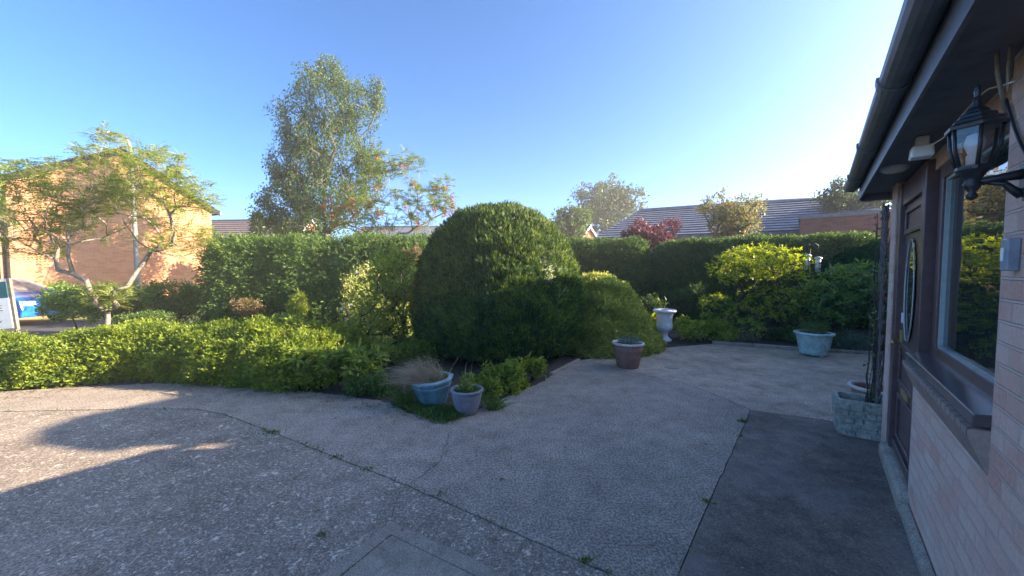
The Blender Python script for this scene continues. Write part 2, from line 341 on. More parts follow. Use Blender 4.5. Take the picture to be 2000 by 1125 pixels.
def round_body(c, prof, nseg=64, bump_=.05, seed=1, sx=1.0, sy=1.0):
    a = np.linspace(0, 2 * math.pi, nseg + 1); pr = np.array(prof)
    S = np.stack([c[0] + sx * pr[:, :1] * np.cos(a), c[1] + sy * pr[:, :1] * np.sin(a), c[2] + np.repeat(pr[:, 1:], nseg + 1, 1)], -1)
    v, f = grid(S); k = vnoise(v, 3, seed)
    d = v - np.array([c[0], c[1], c[2] + pr[:, 1].max() * .45]); v = v + hyp(d) * (k * bump_)[:, None]
    return v, f
def hedge_body(path, w, h, z0=0.0, p=4.0, nu=60, nv=28, bump_=.06, seed=2, endr=.35):
    """rounded-box hedge along a polyline; w and h are numbers or functions of 0..1"""
    path = np.array(path, float); seg = np.linalg.norm(np.diff(path, axis=0), axis=1); s = np.concatenate([[0], np.cumsum(seg)]); Lh = s[-1]
    u = np.linspace(0, Lh, nu); X = np.interp(u, s, path[:, 0]); Y = np.interp(u, s, path[:, 1])
    T = hyp(np.stack([np.gradient(X), np.gradient(Y), 0 * X], 1)); Nn = np.stack([-T[:, 1], T[:, 0], 0 * X], 1)
    th = np.linspace(0, math.pi, nv); cx, sz = np.cos(th), np.sin(th)
    ex = np.sign(cx) * np.abs(cx) ** (2 / p); ez = np.abs(sz) ** (2 / p)
    S = np.zeros((nu, nv, 3))
    for i in range(nu):
        f = u[i] / Lh; e = min(u[i], Lh - u[i]); k = 1 if e > endr else math.sqrt(max(1 - (1 - e / endr) ** 2, 0)) 
        ww = (w(f) if callable(w) else w) * (.12 + .88 * k) / 2; hh = (h(f) if callable(h) else h) * (.55 + .45 * k)
        S[i] = np.array([X[i], Y[i], z0]) + Nn[i] * (ex * ww)[:, None] * -1 + np.array([0, 0, 1]) * (ez * hh)[:, None]
    v, f = grid(S); k = vnoise(v, 2.6, seed) + .5 * vnoise(v, 7, seed + 9)
    a, b, c, d = (v[f[:, q]] for q in range(4)); fn = hyp(np.cross(c - a, d - b)); vn = np.zeros_like(v)
    for q in range(4): np.add.at(vn, f[:, q], fn)
    v = v + hyp(vn) * (k * bump_)[:, None]
    # end caps
    return v, f
def caps(mb, v, nu, nv, mi=0):
    for i in (0, nu - 1): mb.add(v[i * nv:(i + 1) * nv], [tuple(range(nv))], mi)

def grow(trunk, A, r0, rt, wob=.06, bias=.35, sag=0.0):
    """connect attraction points A to a trunk; returns (paths, tips)"""
    nodes = [np.array(p, float) for p in trunk]; par = [i - 1 for i in range(len(nodes))]
    base = nodes[0]; A = np.asarray(A); tips = []
    start = max(1, int(len(nodes) * .35))
    for a in A[np.argsort(np.linalg.norm(A - base, axis=1))]:
        Nn = np.array(nodes); d = a - Nn; dist = np.linalg.norm(d, axis=1)
        cost = dist * (1 + bias * (1 - d[:, 2] / np.maximum(dist, 1e-6))); cost[:start] += 1e3 if len(nodes) > start else 0
        j = int(np.argmin(cost)); k = max(1, int(dist[j] / max(.12, wob * 4))); k = min(k, 6); prev = j; p0 = nodes[j]
        for q in range(1, k + 1):
            t = q / k; pt = p0 + (a - p0) * t
            if q < k: pt = pt + rng.normal(size=3) * wob * dist[j] ** .5 * .6 + np.array([0, 0, 1]) * (sag + .12) * dist[j] * t * (1 - t)
            nodes.append(pt); par.append(prev); prev = len(nodes) - 1
        tips.append(prev)
    n = len(nodes); cnt = np.zeros(n)
    for t in tips: cnt[t] += 1
    for i in range(n - 1, 0, -1): cnt[par[i]] += cnt[i]
    rad = np.clip(rt * np.maximum(cnt, .6) ** .5, rt, r0); rad = rad * (r0 / rad[0] if rad[0] < r0 else 1) ** (cnt / max(cnt[0], 1))
    return np.array(nodes), par, rad, tips
def limb_mesh(nodes, par, rad, sides=5):
    mb = MB(); ch = {}
    for i, p in enumerate(par):
        if p >= 0: ch.setdefault(p, []).append(i)
    stack = [(0, None)]
    while stack:
        i, pr = stack.pop(); chain = ([pr] if pr is not None else []) + [i]
        while i in ch:
            cs = sorted(ch[i], key=lambda c: -rad[c]); 
            for c in cs[1:]: stack.append((c, i))
            i = cs[0]; chain.append(i)
        if len(chain) > 1:
            P = nodes[chain]; rr = rad[chain].copy()
            if pr is not None: rr[0] = min(rr[0], rr[1] * 1.25)
            mb.tube(P, rr, 8 if rr.max() > .06 else sides if rr.max() > .012 else 4)
    return mb
def in_blobs(blobs, n, shell=.35):
    """points in a set of ellipsoids (centre, radii), kept towards their skin"""
    vol = np.array([np.prod(b[1]) ** .55 for b in blobs]); i = rng.choice(len(blobs), n, p=vol / vol.sum())
    c = np.array([b[0] for b in blobs])[i]; r = np.array([b[1] for b in blobs])[i]
    q = rnd(n) * (shell + (1 - shell) * rng.random((n, 1)) ** .5); return c + q * r
def blob(px, py, Y, rx, rz, ry=None):
    k = Y / F; return (at(px, py, Y), np.array([rx * k, (ry or rx) * k, rz * k]))

def tuft_leaves(mb, T, D, per, spread, L, W, mode, mi=0):
    n = len(T)
    if mode == 'rosette':                      # whorls of long leaves
        ax = hyp(D + np.array([0, 0, .8]) + rnd(n) * .5); x = hyp(np.cross(ax, rnd(n))); y = np.cross(ax, x)
        for k in range(per):
            a = 2 * math.pi * k / per + rng.random((n, 1)) * .6; rd = x * np.cos(a) + y * np.sin(a)
            d = rd + ax * (.25 + .35 * rng.normal(size=(n, 1))); leaves(mb, T + rng.normal(size=(n, 3)) * spread * .15, d, ax, L * (1 + .25 * rng.normal(size=n)), W, mi)
    elif mode == 'pinnate':                    # fronds of paired leaflets
        for k in range(per):
            d = D * .5 + rnd(n) * 1.0; d[:, 2] = d[:, 2] * .45 + .02; d = hyp(d); s = hyp(np.cross(d, np.array([0, 0, 1.0]))); nn = hyp(np.cross(s, d) + rnd(n) * .25)
            Lf = spread * (.7 + .6 * rng.random((n, 1)))
            for j in range(5):
                b = T + d * Lf * (.15 + .2 * j) - np.array([0, 0, 1.0]) * Lf * .3 * (.2 * j) ** 2
                for sg in (-1, 1): leaves(mb, b, s * sg + d * .7 + rnd(n) * .15, nn, L * (1 - .06 * j), W, mi)
    else:
        m = n * per; t = np.repeat(T, per, 0); dd = np.repeat(D, per, 0)
        P = t + rnd(m) * (spread * rng.random((m, 1)) ** .6)
        if mode == 'droop':
            P[:, 2] -= spread * 1.3 * rng.random(m); d = rnd(m) * .7 + np.array([0, 0, -.7])
        else: d = dd * .5 + rnd(m) * .9 + np.array([0, 0, .15])
        leaves(mb, P, d, hyp(rnd(m) + np.array([0, 0, .7])), L * (1 + .3 * rng.normal(size=m)).clip(.4, 2), W * (1 + .2 * rng.normal(size=m)).clip(.5, 2), mi)

def plant(name, base, trunk, blobs, n, leaf, bark, label, cat, per=30, spread=.15, L=.06, W=.03, mode='loose', r0=.05, rt=.006, group=None,
          shell=.35, wob=.06, stems='trunk', crown='crown', extra=None, bias=.35, names=None):
    base = np.asarray(base, float); o = thing(name, base, label, cat, group)
    A = in_blobs(blobs, n, shell); nodes, par, rad, tips = grow(trunk, A, r0, rt, wob, bias)
    limb_mesh(nodes, par, rad).build(stems, bark, o, base)
    T = nodes[tips]; D = hyp(T - nodes[[par[t] for t in tips]])
    mb = MB(); tuft_leaves(mb, T, D, per, spread, L, W, mode); mb.build(crown, leaf, o, base)
    if extra: extra(o, T, D, base)
    return o
def bush(name, label, cat, base, blobs, leaf, n, L, W, core=None, **k):
    """dense shrub: stems + a leaf mass over several overlapping lobes"""
    return plant(name, base, [base, np.array(base) + (0, 0, .06), np.array(base) + (0, 0, .12)], blobs, n, leaf, M['bark_dark'], label, cat, L=L, W=W, stems='stems', crown='foliage', **k)

# ================================================================== GROUND
def ground_z(x, y):
    f = np.clip((-x - 9.5) / 4.0, 0, 1); f = f * f * (3 - 2 * f); return -.03 - .13 * f
xs = np.concatenate([np.linspace(-60, -30, 5), np.linspace(-28, 30, 90), np.linspace(35, 60, 4)])
ys = np.concatenate([np.linspace(-30, -12, 4), np.linspace(-10, 40, 60), np.linspace(45, 66, 4)])
X, Y = np.meshgrid(xs, ys, indexing='ij'); v, f = grid(np.stack([X, Y, ground_z(X, Y)], -1))
tag(MB().add(v, f[:, ::-1], 0, True).build('ground', M['lawn']), kind='structure')

# bed outline along the paving (read off the photo)
BED = [(-9.5, 4.45), (-6.75, 4.86), (-5.04, 5.2), (-3.9, 5.12), (-2.97, 4.9), (-2.1, 4.66), (-1.47, 4.42), (-1.11, 4.05), (-.65, 3.9), (-.33, 4.28), (.43, 5.25), (1.2, 6.5), (2.0, 7.05), (2.9, 7.5), (4.3, 8.0), (5.0, 7.7), (5.7, 7.3), (7.0, 6.9), (9.5, 6.2)]
def rough(pts, step=.06, amp=.006, seed=0):
    q = np.random.default_rng(seed); out = []
    for a, b in zip(pts[:-1], pts[1:]):
        a, b = np.array(a), np.array(b); k = max(1, int(np.linalg.norm(b - a) / step))
        for i in range(k): out.append(tuple(a + (b - a) * i / k + q.normal(size=2) * amp))
    out.append(tuple(pts[-1])); return out
def shift(pts, d):  # offset sideways
    p = np.array(pts); t = hyp(np.gradient(p, axis=0)); return [tuple(x) for x in p + np.stack([-t[:, 1], t[:, 0]], 1) * d]
# bed soil
sb = MB(); bp = BED + [(9.5, 14), (-9.5, 14)]
sb.prism(bp, -.2, -.012); tag(sb.build('garden_soil', M['soil']), kind='structure')
lawn = MB(); lawn.prism([(-7.5, 7.4), (-3.0, 6.7), (-1.9, 6.2), (-.6, 9.9), (-7.5, 9.6)], -.1, 0.0); tag(lawn.build('lawn', M['lawn']), kind='structure')

u_ = np.array([.6361, .7716]); n_ = np.array([.7716, -.6361])          # along the house wall / into the house
J1 = [(2.4, .79), (.43, 1.94), (-.79, 2.70), (-1.44, 3.07), (-2.47, 3.66), (-3.2, 4.06), (-3.65, 4.22), (-4.3, 4.22), (-9.5, 3.95)]
J2 = [(-.2, .5), (.92, 1.94), (2.74, 4.19)]
CR = [(2.74, 4.19), (2.66, 4.6), (2.43, 5.25), (1.9, 5.7), (1.5, 6.2), (1.25, 6.53)]
J3 = [(2.74, 4.19), (3.41, 3.87), (4.6, 3.3)]
j1 = rough(J1, .09, .004, 1); j2 = rough(J2, .12, .003, 2); cr = rough(CR, .06, .012, 3); j3 = rough(J3, .1, .003, 4)
bl = rough(BED[:12], .08, .015, 5); br = rough(BED[11:], .08, .012, 6)
def slab(name, pts, z, m):
    tag(MB().prism(pts, -.1, z).build(name, m), kind='structure')
# base dirt seen in the joints
tag(MB().prism([(-9.5, -6), (9.5, -6), (9.5, 6)] + BED[::-1][1:], -.2, -.02).build('joint_dirt', M['dark_gap']), kind='structure')
slab('driveway', shift(j1, .008)[::-1] + [(2.4, -6), (-9.5, -6)][::1], 0.0, M['drive']) if False else None
slab('driveway', [(-9.5, -5.5), (2.4, -5.5)] + shift(j1, .004), -.003, M['drive'])
k0 = [p for p in j1 if p[0] < .62]; k0 = [(.62, 1.83)] + k0
slab('path', shift(k0, -.004)[::-1] + [(.83, 1.82)] + shift([p for p in j2 if p[1] > 1.85], .004) + shift(cr, .004) + bl[::-1], 0.0, M['middle'])
slab('patio', shift(cr, -.004)[::-1][:-1] + shift(j3, .003) + [(5.6, 3.9), (9.5, 4.5)] + br[::-1], 0.001, M['back'])
slab('pavement', shift([p for p in j2 if p[1] > 1.3], -.004)[:-1] + shift(j3, -.003) + [(3.6, 2.2), (1.1, 1.3)], .003, M['slab'])
slab('forecourt', [(1.15, 1.56), (1.1, 1.3)], 0, M['slab']) if False else None

def crack(px, w_, amp, seed):
    P = np.array(rough([tuple(gnd(*p)[:2]) for p in px], .05, amp, seed)); t_ = hyp(np.gradient(P, axis=0)); nn = np.stack([-t_[:, 1], t_[:, 0]], 1)
    ww = w_ * (.4 + .9 * np.random.default_rng(seed).random((len(P), 1))); a, b_ = P + nn * ww / 2, P - nn * ww / 2
    v = np.concatenate([np.c_[a, np.full(len(P), .006)], np.c_[b_, np.full(len(P), .006)]]); k = len(P); i = np.arange(k - 1)
    tag(MB().add(v, np.stack([i, i + k, i + k + 1, i + 1], 1)).build('pavement_crack', M['dark_gap']), kind='structure')
crack([(880, 845), (868, 880), (858, 905), (825, 930), (788, 955)], .005, .012, 21)
crack([(1062, 1078), (1052, 1100), (1036, 1124)], .004, .006, 22)
crack([(1435, 1050), (1480, 1075), (1540, 1095)], .004, .006, 23)
crack([(790, 955), (770, 985), (765, 1015)], .004, .006, 24)
crack([(345, 806), (250, 830), (165, 860)], .005, .008, 25)

# ================================================================== OUR HOUSE (local x along the wall, y out of it)
ROOT = np.array([*(u_ * 2.0 + n_ * .5), 0.0]); HA = math.atan2(u_[1], u_[0])
house = thing('bungalow', ROOT, 'pink brick bungalow with dark eaves, window and front door, right of the drive', 'house', rz=HA)
def Lc(t, d, z): return (t - 2.0, -(d - .5), z)
def hb(mb, t0, t1, d0, d1, z0, z1, mi=0): return mb.box(Lc(t0, d0, z0), Lc(t1, d1, z1), mi)
def W3(t, d, z): return np.array([*(u_ * t + n_ * d), z])
T0, T1 = 2.12, 3.46
wl = MB()
hb(wl, -6, T0, .5, .8, 0, 2.34); hb(wl, T0, T1 + .06, .502, .8, 0, .86); hb(wl, T0, T1 + .06, .55, .8, 2.23, 2.34); hb(wl, T1 + .06, 4.5, .55, .8, 2.30, 2.34)
hb(wl, 4.5, 4.74, .49, .8, 0, 2.34)
hb(wl, 4.5, 15.2, 2.0, 2.3, 0, 2.85); hb(wl, 4.44, 4.74, .8, 2.0, 0, 2.34); hb(wl, -6, -5.7, .8, 8, 0, 2.6); hb(wl, -5.7, 15.2, 7.7, 8, 0, 2.6); hb(wl, 14.9, 15.2, 2.3, 7.7, 0, 2.6)
wl.build('wall', M['brick'], house)
bs = MB()
pr = [(.502, .845), (.445, .985), (.445, 1.01), (.60, 1.03), (.60, .845)]
bs.extrude([(-(d - .5), z) for d, z in pr], 0, T0 - 2.0, T1 + .05 - 2.0); bs.build('brick_sill', M['brick_edge'], house)
ft = MB(); prf = [(.458, 0), (.458, .05), (.468, .07), (.498, .085), (.498, 0)]
ft.extrude([(-(d - .5), z) for d, z in prf], 0, -8, T1 - 2.0); ft.build('footing', M['kerb'], house, bevel=.008)
st = MB(); prs = [(.452, 0), (.452, .09), (.465, .115), (.50, .125), (.80, .125), (.80, 0)]
st.extrude([(-(d - .5), z) for d, z in prs], 0, T1 + .003 - 2.0, 4.49 - 2.0); st.build('step', M['kerb'], house, bevel=.01)
# window
win = MB(); zb, zt = 1.045, 2.23
hb(win, T0, T0 + .06, .56, .63, zb, zt); hb(win, T1 - .07, T1, .56, .63, zb, zt); hb(win, T0 + .06, T1 - .07, .56, .63, zb, zb + .085); hb(win, T0 + .06, T1 - .07, .56, .63, zt - .08, zt)
wo = win.build('window', M['frame'], house, bevel=.006)
bead = MB(); a, b = T0 + .06, T1 - .07
hb(bead, a, b, .575, .60, zb + .085, zb + .10); hb(bead, a, b, .575, .60, zt - .095, zt - .08); hb(bead, a, a + .015, .575, .60, zb + .1, zt - .095); hb(bead, b - .03, b, .575, .60, zb + .1, zt - .095)
bead.build('glazing_bead', plain('green_grey_bead', (.30, .34, .33), .4, .1), wo)
pn = MB(); hb(pn, a + .015, b - .03, .592, .598, zb + .1, zt - .095); pn.build('pane', M['glass'], wo)
sl = MB(); prl = [(.455, 1.022), (.455, 1.062), (.458, 1.068), (.575, 1.084), (.575, 1.036)]
sl.extrude([(-(d - .5), z) for d, z in prl], 0, T0 + .003 - 2.0, T1 + .04 - 2.0); sl.build('sill', M['sill'], wo, bevel=.004)
# door
dr = MB(); hb(dr, 3.62, 4.36, .535, .585, .14, 2.12)
do = dr.build('door', M['frame'], house)
fr = MB(); hb(fr, T1 + .062, 3.62, .51, .64, .125, 2.3); hb(fr, 4.36, 4.498, .497, .64, .125, 2.3); hb(fr, 3.62, 4.36, .51, .64, 2.12, 2.3)
fr.build('door_frame', M['frame'], do, bevel=.006)
def moulding(t0, t1, z0, z1, w=.035):
    pm = MB(); hb(pm, t0, t1, .52, .535, z0, z0 + w); hb(pm, t0, t1, .52, .535, z1 - w, z1); hb(pm, t0, t0 + w, .52, .535, z0 + w, z1 - w); hb(pm, t1 - w, t1, .52, .535, z0 + w, z1 - w); pm.build('panel_moulding', M['frame'], do, bevel=.004)
moulding(3.70, 4.28, .25, .62); moulding(3.70, 4.28, .70, 1.02); moulding(3.68, 4.30, 1.88, 2.08)
pm = MB(); hb(pm, 3.63, 4.35, .51, .535, .15, .22); pm.build('weather_bar', M['frame'], do, bevel=.004)
ov = MB(); ang = np.linspace(0, 2 * math.pi, 40, endpoint=False); ring = []
ov_c = (3.99, 1.45); P = [(ov_c[0] + .17 * math.cos(q), .528, ov_c[1] + .38 * math.sin(q)) for q in ang]
ov.add([Lc(*p) for p in P], [tuple(range(40))[::-1]]); ov.build('door_glass', M['glass'], do)
rg = MB(); PP = np.array([Lc(p[0], .522, p[2]) for p in P + P[:1]]); rg.tube(PP, .004, 6, cap=False); rg.build('glass_ring', M['steel'], do)
hd = MB(); hd.tube([Lc(4.30, .52, 1.03), Lc(4.30, .485, 1.03), Lc(4.24, .475, 1.03), Lc(4.17, .475, 1.028)], .009, 8); hb(hd, 4.285, 4.315, .523, .535, .93, 1.12); hd.build('handle', M['brass'], do)
lb = MB(); hb(lb, 3.86, 4.12, .52, .535, .635, .69); lb.build('letterbox', M['brass'], do, bevel=.003)
hb_ = MB(); hb(hb_, 4.27, 4.30, .527, .535, 1.18, 1.26); hb_.build('lock_plate', M['white'], do)
# eaves
EV = 5.02
sf = MB(); hb(sf, -6, EV, .30, .80, 2.335, 2.35); sf.build('soffit', M['soffit'], house)
fa = MB(); hb(fa, -6, EV + .01, .286, .30, 2.285, 2.50); hb(fa, EV - .02, EV + .006, .30, .80, 2.27, 2.47)
fa.add([Lc(EV - .14, .5, 2.334), Lc(EV - .02, .5, 2.334), Lc(EV - .02, .5, 2.27), Lc(EV - .14, .62, 2.334), Lc(EV - .02, .62, 2.334), Lc(EV - .02, .62, 2.27)], [(0, 1, 2), (3, 5, 4), (0, 3, 4, 1), (1, 4, 5, 2), (0, 2, 5, 3)])
fo = fa.build('fascia', M['gutter'], house)
gu = MB(); q = np.linspace(math.pi, 2 * math.pi, 9); gr = .056; gc = (.235, 2.435)
prg = [(gc[0] + gr * math.cos(x), gc[1] + gr * math.sin(x) * .95) for x in q] + [(gc[0] + (gr - .004) * math.cos(x), gc[1] + (gr - .004) * math.sin(x) * .95) for x in q[::-1]]
gu.extrude([(-(d - .5), z) for d, z in prg], 0, -8, EV + .05 - 2.0)
pe = [(gc[0] + (gr + .003) * math.cos(x), gc[1] + (gr + .003) * math.sin(x) * .95) for x in q]
gu.extrude([(-(d - .5), z) for d, z in pe], 0, EV + .05 - 2.0, EV + .056 - 2.0)
go = gu.build('gutter', M['gutter'], fo)
for tb in (.4, 1.5, 2.35, 3.45, 4.5):
    k = MB(); pb = [(gc[0] + (gr + .007) * math.cos(x), gc[1] + (gr + .007) * math.sin(x) * .95) for x in q] + [(gc[0] + gr * 1.01 * math.cos(x), gc[1] + gr * 1.01 * math.sin(x) * .95) for x in q[::-1]]
    k.extrude([(-(d - .5), z) for d, z in pb], 0, tb - .03 - 2.0, tb + .03 - 2.0); hb(k, tb - .02, tb + .02, .172, .182, 2.43, 2.452); k.build('gutter_bracket', M['gutter'], fo)
rf = MB()
def slope(t0, t1, d0, z0, d1, z1, th=.09):
    rf.hexa([Lc(t0, d0, z0 - th), Lc(t1, d0, z0 - th), Lc(t1, d1, z1 - th), Lc(t0, d1, z1 - th), Lc(t0, d0, z0), Lc(t1, d0, z0), Lc(t1, d1, z1), Lc(t0, d1, z1)])
slope(-6, EV, .25, 2.50, 1.72, 3.0); slope(-6.2, 9.9, 1.5, 2.66, 5.0, 4.80); slope(-6.2, 9.9, 8.3, 2.66, 5.0, 4.80)
rf.build('roof', M['tile_brown'], house)
up = MB()   # unseen thin block, added and shaped to cast the driveway shadow
hb(up, 9.15, 14.4, 4.15, 4.5, 0, 4.85)
up.build('shadow_wall', M['brick'], house)
ur = MB(); z9 = [(9.08, 4.95), (9.35, 5.28), (9.8, 5.40), (14.6, 5.40)]  # top outline of the added block, shaped to round the shadow's end
pu = [(t - 2.0, z) for t, z in z9] + [(12.6, 4.86), (7.08, 4.86)]
ur.extrude(pu, 1, -(4.55 - .5), -(4.1 - .5))
ur.build('shadow_cap', M['tile_brown'], house)

# ---- things fixed to the house
LT, LD = 1.88, .375
lb_ = W3(LT, .5, 1.87); lan = thing('wall_lantern', lb_, 'black six-sided glazed lantern on a curved bracket on the brick wall', 'lantern', rz=HA)
def hexring(r, z, rot=0): return [(r * math.cos(R(60 * i + rot)), r * math.sin(R(60 * i + rot)) + (.5 - LD), z) for i in range(6)]
cy = .5 - LD
br_ = MB(); br_.lathe([(0, 0), (.03, 0), (.038, .004)], 4) if False else None
br_.box((-.03, 0, -.055), (.03, .018, .065)); br_.box((-.02, .018, -.045), (.02, .028, .055))
arm = [(0, .02, .025), (0, cy * .5, .02), (0, cy, .01)]; br_.tube(arm, [.017, .013, .012], 8)
br_.tube([(0, .025, -.04), (0, .045, -.02), (0, .06, .0), (0, cy * .75, .008)], [.014, .011, .009, .007], 8)
br_.lathe([(.001, -.045), (.012, -.038), (.014, -.028), (.008, -.018), (.018, -.004), (.022, .008), (.016, .018), (.022, .028), (.032, .045), (.04, .052), (.04, .058), (.001, .058)], 12, (0, cy, 0)); br_.build('bracket', M['black'], lan)
zc0, zc1 = .058, .185; r0_, r1_ = .037, .058
cg = MB(); b0, b1, bm = hexring(r0_, zc0), hexring(r1_, zc1), hexring(.0535, .5 * (zc0 + zc1))
for i in range(6): cg.tube([b0[i], bm[i], b1[i]], .0055, 5)
cg.prism([(p[0], p[1]) for p in hexring(r0_ + .006, 0)], zc0 - .006, zc0 + .006)
cg.build('cage', M['black'], lan)
lg = MB()
for i in range(6):
    j = (i + 1) % 6; lg.add([b0[i], b0[j], bm[j], b1[j], b1[i], bm[i]], [(0, 1, 2, 5), (5, 2, 3, 4)])
lg.build('pane', M['clear'], lan)
bulb = MB(); bulb.lathe([(.001, zc0 + .006), (.017, zc0 + .006), (.017, zc0 + .04), (.013, zc0 + .045), (.022, zc0 + .07), (.023, zc0 + .085), (.017, zc0 + .105), (.001, zc0 + .112)], 14, (0, cy, 0)); bulb.build('bulb', M['white'], lan)
lr = MB(); rr_ = [(.069, zc1 - .004), (.071, zc1 + .006), (.060, zc1 + .014), (.056, zc1 + .024), (.046, zc1 + .03), (.043, zc1 + .04), (.030, zc1 + .046), (.026, zc1 + .055), (.014, zc1 + .066), (.008, zc1 + .085), (.012, zc1 + .092), (.007, zc1 + .098), (.009, zc1 + .115), (.007, zc1 + .128), (.001, zc1 + .14)]
lr.lathe([(.001, zc1 - .004)] + rr_, 6, (0, cy, 0), smooth=False); lr.build('cap', M['black'], lan)

sn = thing('motion_sensor', W3(3.05, .42, 2.335), 'small white motion sensor box under the dark soffit near the lantern', 'sensor', rz=HA)
m = MB(); m.box((-.03, -.025, -.05), (.03, .025, 0)); m.build('mount', M['cream'], sn, bevel=.006)
m = MB(); m.hexa([(-.05, -.045, -.115), (.05, -.045, -.115), (.045, .045, -.115), (-.045, .045, -.115), (-.045, -.04, -.05), (.045, -.04, -.05), (.04, .04, -.05), (-.04, .04, -.05)]); m.build('body', M['white'], sn, bevel=.008)
cl = MB(); cl.lathe([(.001, -.04), (.05, -.036), (.075, -.018), (.08, 0)], 24); o = cl.build('ceiling_light', M['cream'], None); o.location = W3(3.8, .395, 2.334); tag(o, 'round flush light on the dark soffit above the door', 'light')
def cable(name, label, pts, r, mat):
    m = MB(); P = np.array(pts, float)
    k = np.linspace(0, len(P) - 1, 8 * (len(P) - 1) + 1); i = np.arange(len(P)); Q = np.stack([np.interp(k, i, P[:, c]) for c in range(3)], 1)
    for _ in range(6): Q[1:-1] = (Q[:-2] + 2 * Q[1:-1] + Q[2:]) / 4
    m.tube(Q, r, 6); o = m.build(name, mat, None, P[0]); return tag(o, label, 'cable')
cable('cable', 'thin white cable hanging in front of the window glass', [W3(2.24, .552, 2.22), W3(2.235, .55, 1.9), W3(2.24, .55, 1.55), W3(2.235, .55, 1.35), W3(2.25, .55, 1.22), W3(2.215, .55, 1.10), W3(2.2, .55, 1.045)], .0045, M['cream'])
cable('cable', 'thin pale wire running from the white sensor to the lantern', [W3(2.96, .44, 2.26), W3(2.75, .46, 2.25), W3(2.55, .47, 2.29), W3(2.3, .48, 2.30), W3(2.1, .47, 2.24), W3(1.95, .46, 2.20)], .003, M['cream'])
cable('cable', 'dark cable crossing the brick down to the lantern bracket', [W3(2.13, .49, 2.20), W3(2.05, .492, 2.08), W3(1.98, .492, 2.0), W3(1.9, .492, 1.93)], .005, M['black'])
for lab, P, r in (('longer grey cable end hanging under the soffit beside the lantern top', [W3(2.03, .44, 2.334), W3(2.025, .445, 2.26), W3(2.03, .465, 2.135)], .006), ('shorter grey cable end hanging under the soffit by the brick edge', [W3(2.0, .462, 2.334), W3(2.005, .462, 2.26), W3(2.01, .465, 2.19)], .0045)):
    m = MB(); m.tube(P, [r, r * 1.1, r * .8], 6); tag(m.build('cable', M['bark_grey'], None, P[0]), lab, 'cable')
bx = thing('doorbell', W3(1.985, .5, 1.60), 'small blue-grey doorbell box on the brick right of the window', 'doorbell', rz=HA)
m = MB(); m.box((-.028, .0, -.002), (.028, .03, .105)); m.build('case', M['greybox'], bx, bevel=.005)
m = MB(); m.box((-.010, .030, .03), (.010, .034, .075)); m.build('button', M['white'], bx, bevel=.002)

# trellis with bare climber
tr = thing('trellis', W3(4.76, .47, 0), 'dark diagonal wooden trellis with bare climber stems beside the door pillar', 'trellis', rz=HA)
m = MB(); th_, w_ = 2.15, .34
for k in np.arange(-th_, w_ + .01, .14):
    for s in (1, -1):
        p = []
        for x in (0, w_):
            pass
        a0 = max(0, k); a1 = min(w_, k + th_)
        z0, z1 = a0 - k, a1 - k
        if a1 - a0 < .04: continue
        x0, x1 = (a0, a1) if s > 0 else (w_ - a0, w_ - a1)
        m.tube([(x0, .006 * s, .05 + z0), (x1, .006 * s, .05 + z1)], .008, 4)
m.build('lattice', M['trellis'], tr)
m = MB(); m.box((w_ - .008, -.008, 0), (w_ + .008, .008, 2.25)); m.build('post', M['trellis'], tr)
m = MB()
for k in range(9):
    z = np.linspace(0, 1.5 + .7 * rng.random(), 12); x = .05 + .28 * rng.random() + np.cumsum(rng.normal(size=12) * .02); y = .03 + .03 * rng.random() + np.cumsum(rng.normal(size=12) * .01)
    m.tube(np.stack([x, y, z], 1), np.linspace(.007, .003, 12), 5)
m.build('climber_stem', M['bark_dark'], tr)
m = MB(); P = np.stack([rng.random(110) * .42 - .05, .02 + .06 * rng.random(110), .3 + 1.9 * rng.random(110)], 1); leaves(m, P, rnd(110), rnd(110), .04, .022); m.build('climber_leaves', L_['darkshrub'], tr)

# ================================================================== POTS
def pot(name, label, cat, loc, prof, body, rimmat, soilz, soilr, n=40, rot=0, smooth=True, tilt=None, rim=None):
    o = thing(name, loc, label, cat, tilt=tilt)
    m = MB(); m.lathe(prof, n, rot=rot, smooth=smooth); m.build('pot', body, o)
    if rim: m = MB(); m.lathe(rim, n, rot=rot, smooth=smooth); m.build('rim', rimmat, o)
    m = MB(); a = np.arange(24) * 2 * math.pi / 24; rr = soilr * (1 + .0 * a); v = [(0, 0, soilz + .02)] + [(soilr * math.cos(x), soilr * math.sin(x), soilz + rng.normal() * .004) for x in a]
    m.add(v, [(0, i + 1, (i + 1) % 24 + 1) for i in range(24)]); m.build('soil', M['soil'], o); return o
def tuft(parent, name, mat, n, r, h, z, lean=(0, 0), w=.006, spread=.5, seg=5, curl=.6):
    m = MB(); a = rng.random(n) * 6.283; rr = r * np.sqrt(rng.random(n)); b = np.stack([rr * np.cos(a), rr * np.sin(a), np.full(n, z)], 1)
    d = np.stack([lean[0] + spread * rng.normal(size=n), lean[1] + spread * rng.normal(size=n), np.ones(n)], 1); d = hyp(d); H = h * (.5 + .7 * rng.random((n, 1)))
    s = hyp(np.cross(d, rnd(n))); prev = None; V = []
    for k in range(seg + 1):
        t = k / seg; c = b + d * H * t; hz = d.copy(); hz[:, 2] = 0; c = c + hz * H * curl * t * t; c[:, 2:] -= H * curl * .45 * t * t * np.linalg.norm(hz, axis=1, keepdims=True)
        ww = w * (1 - .85 * t); V += [c - s * ww / 2, c + s * ww / 2]
    V = np.stack(V, 1); k = 2 * (seg + 1); f = []
    for q in range(seg): f.append(np.stack([np.arange(n) * k + 2 * q + c for c in (0, 1, 3, 2)], 1))
    m.add(V.reshape(-1, 3), np.concatenate(f)); return m.build(name, mat, parent)
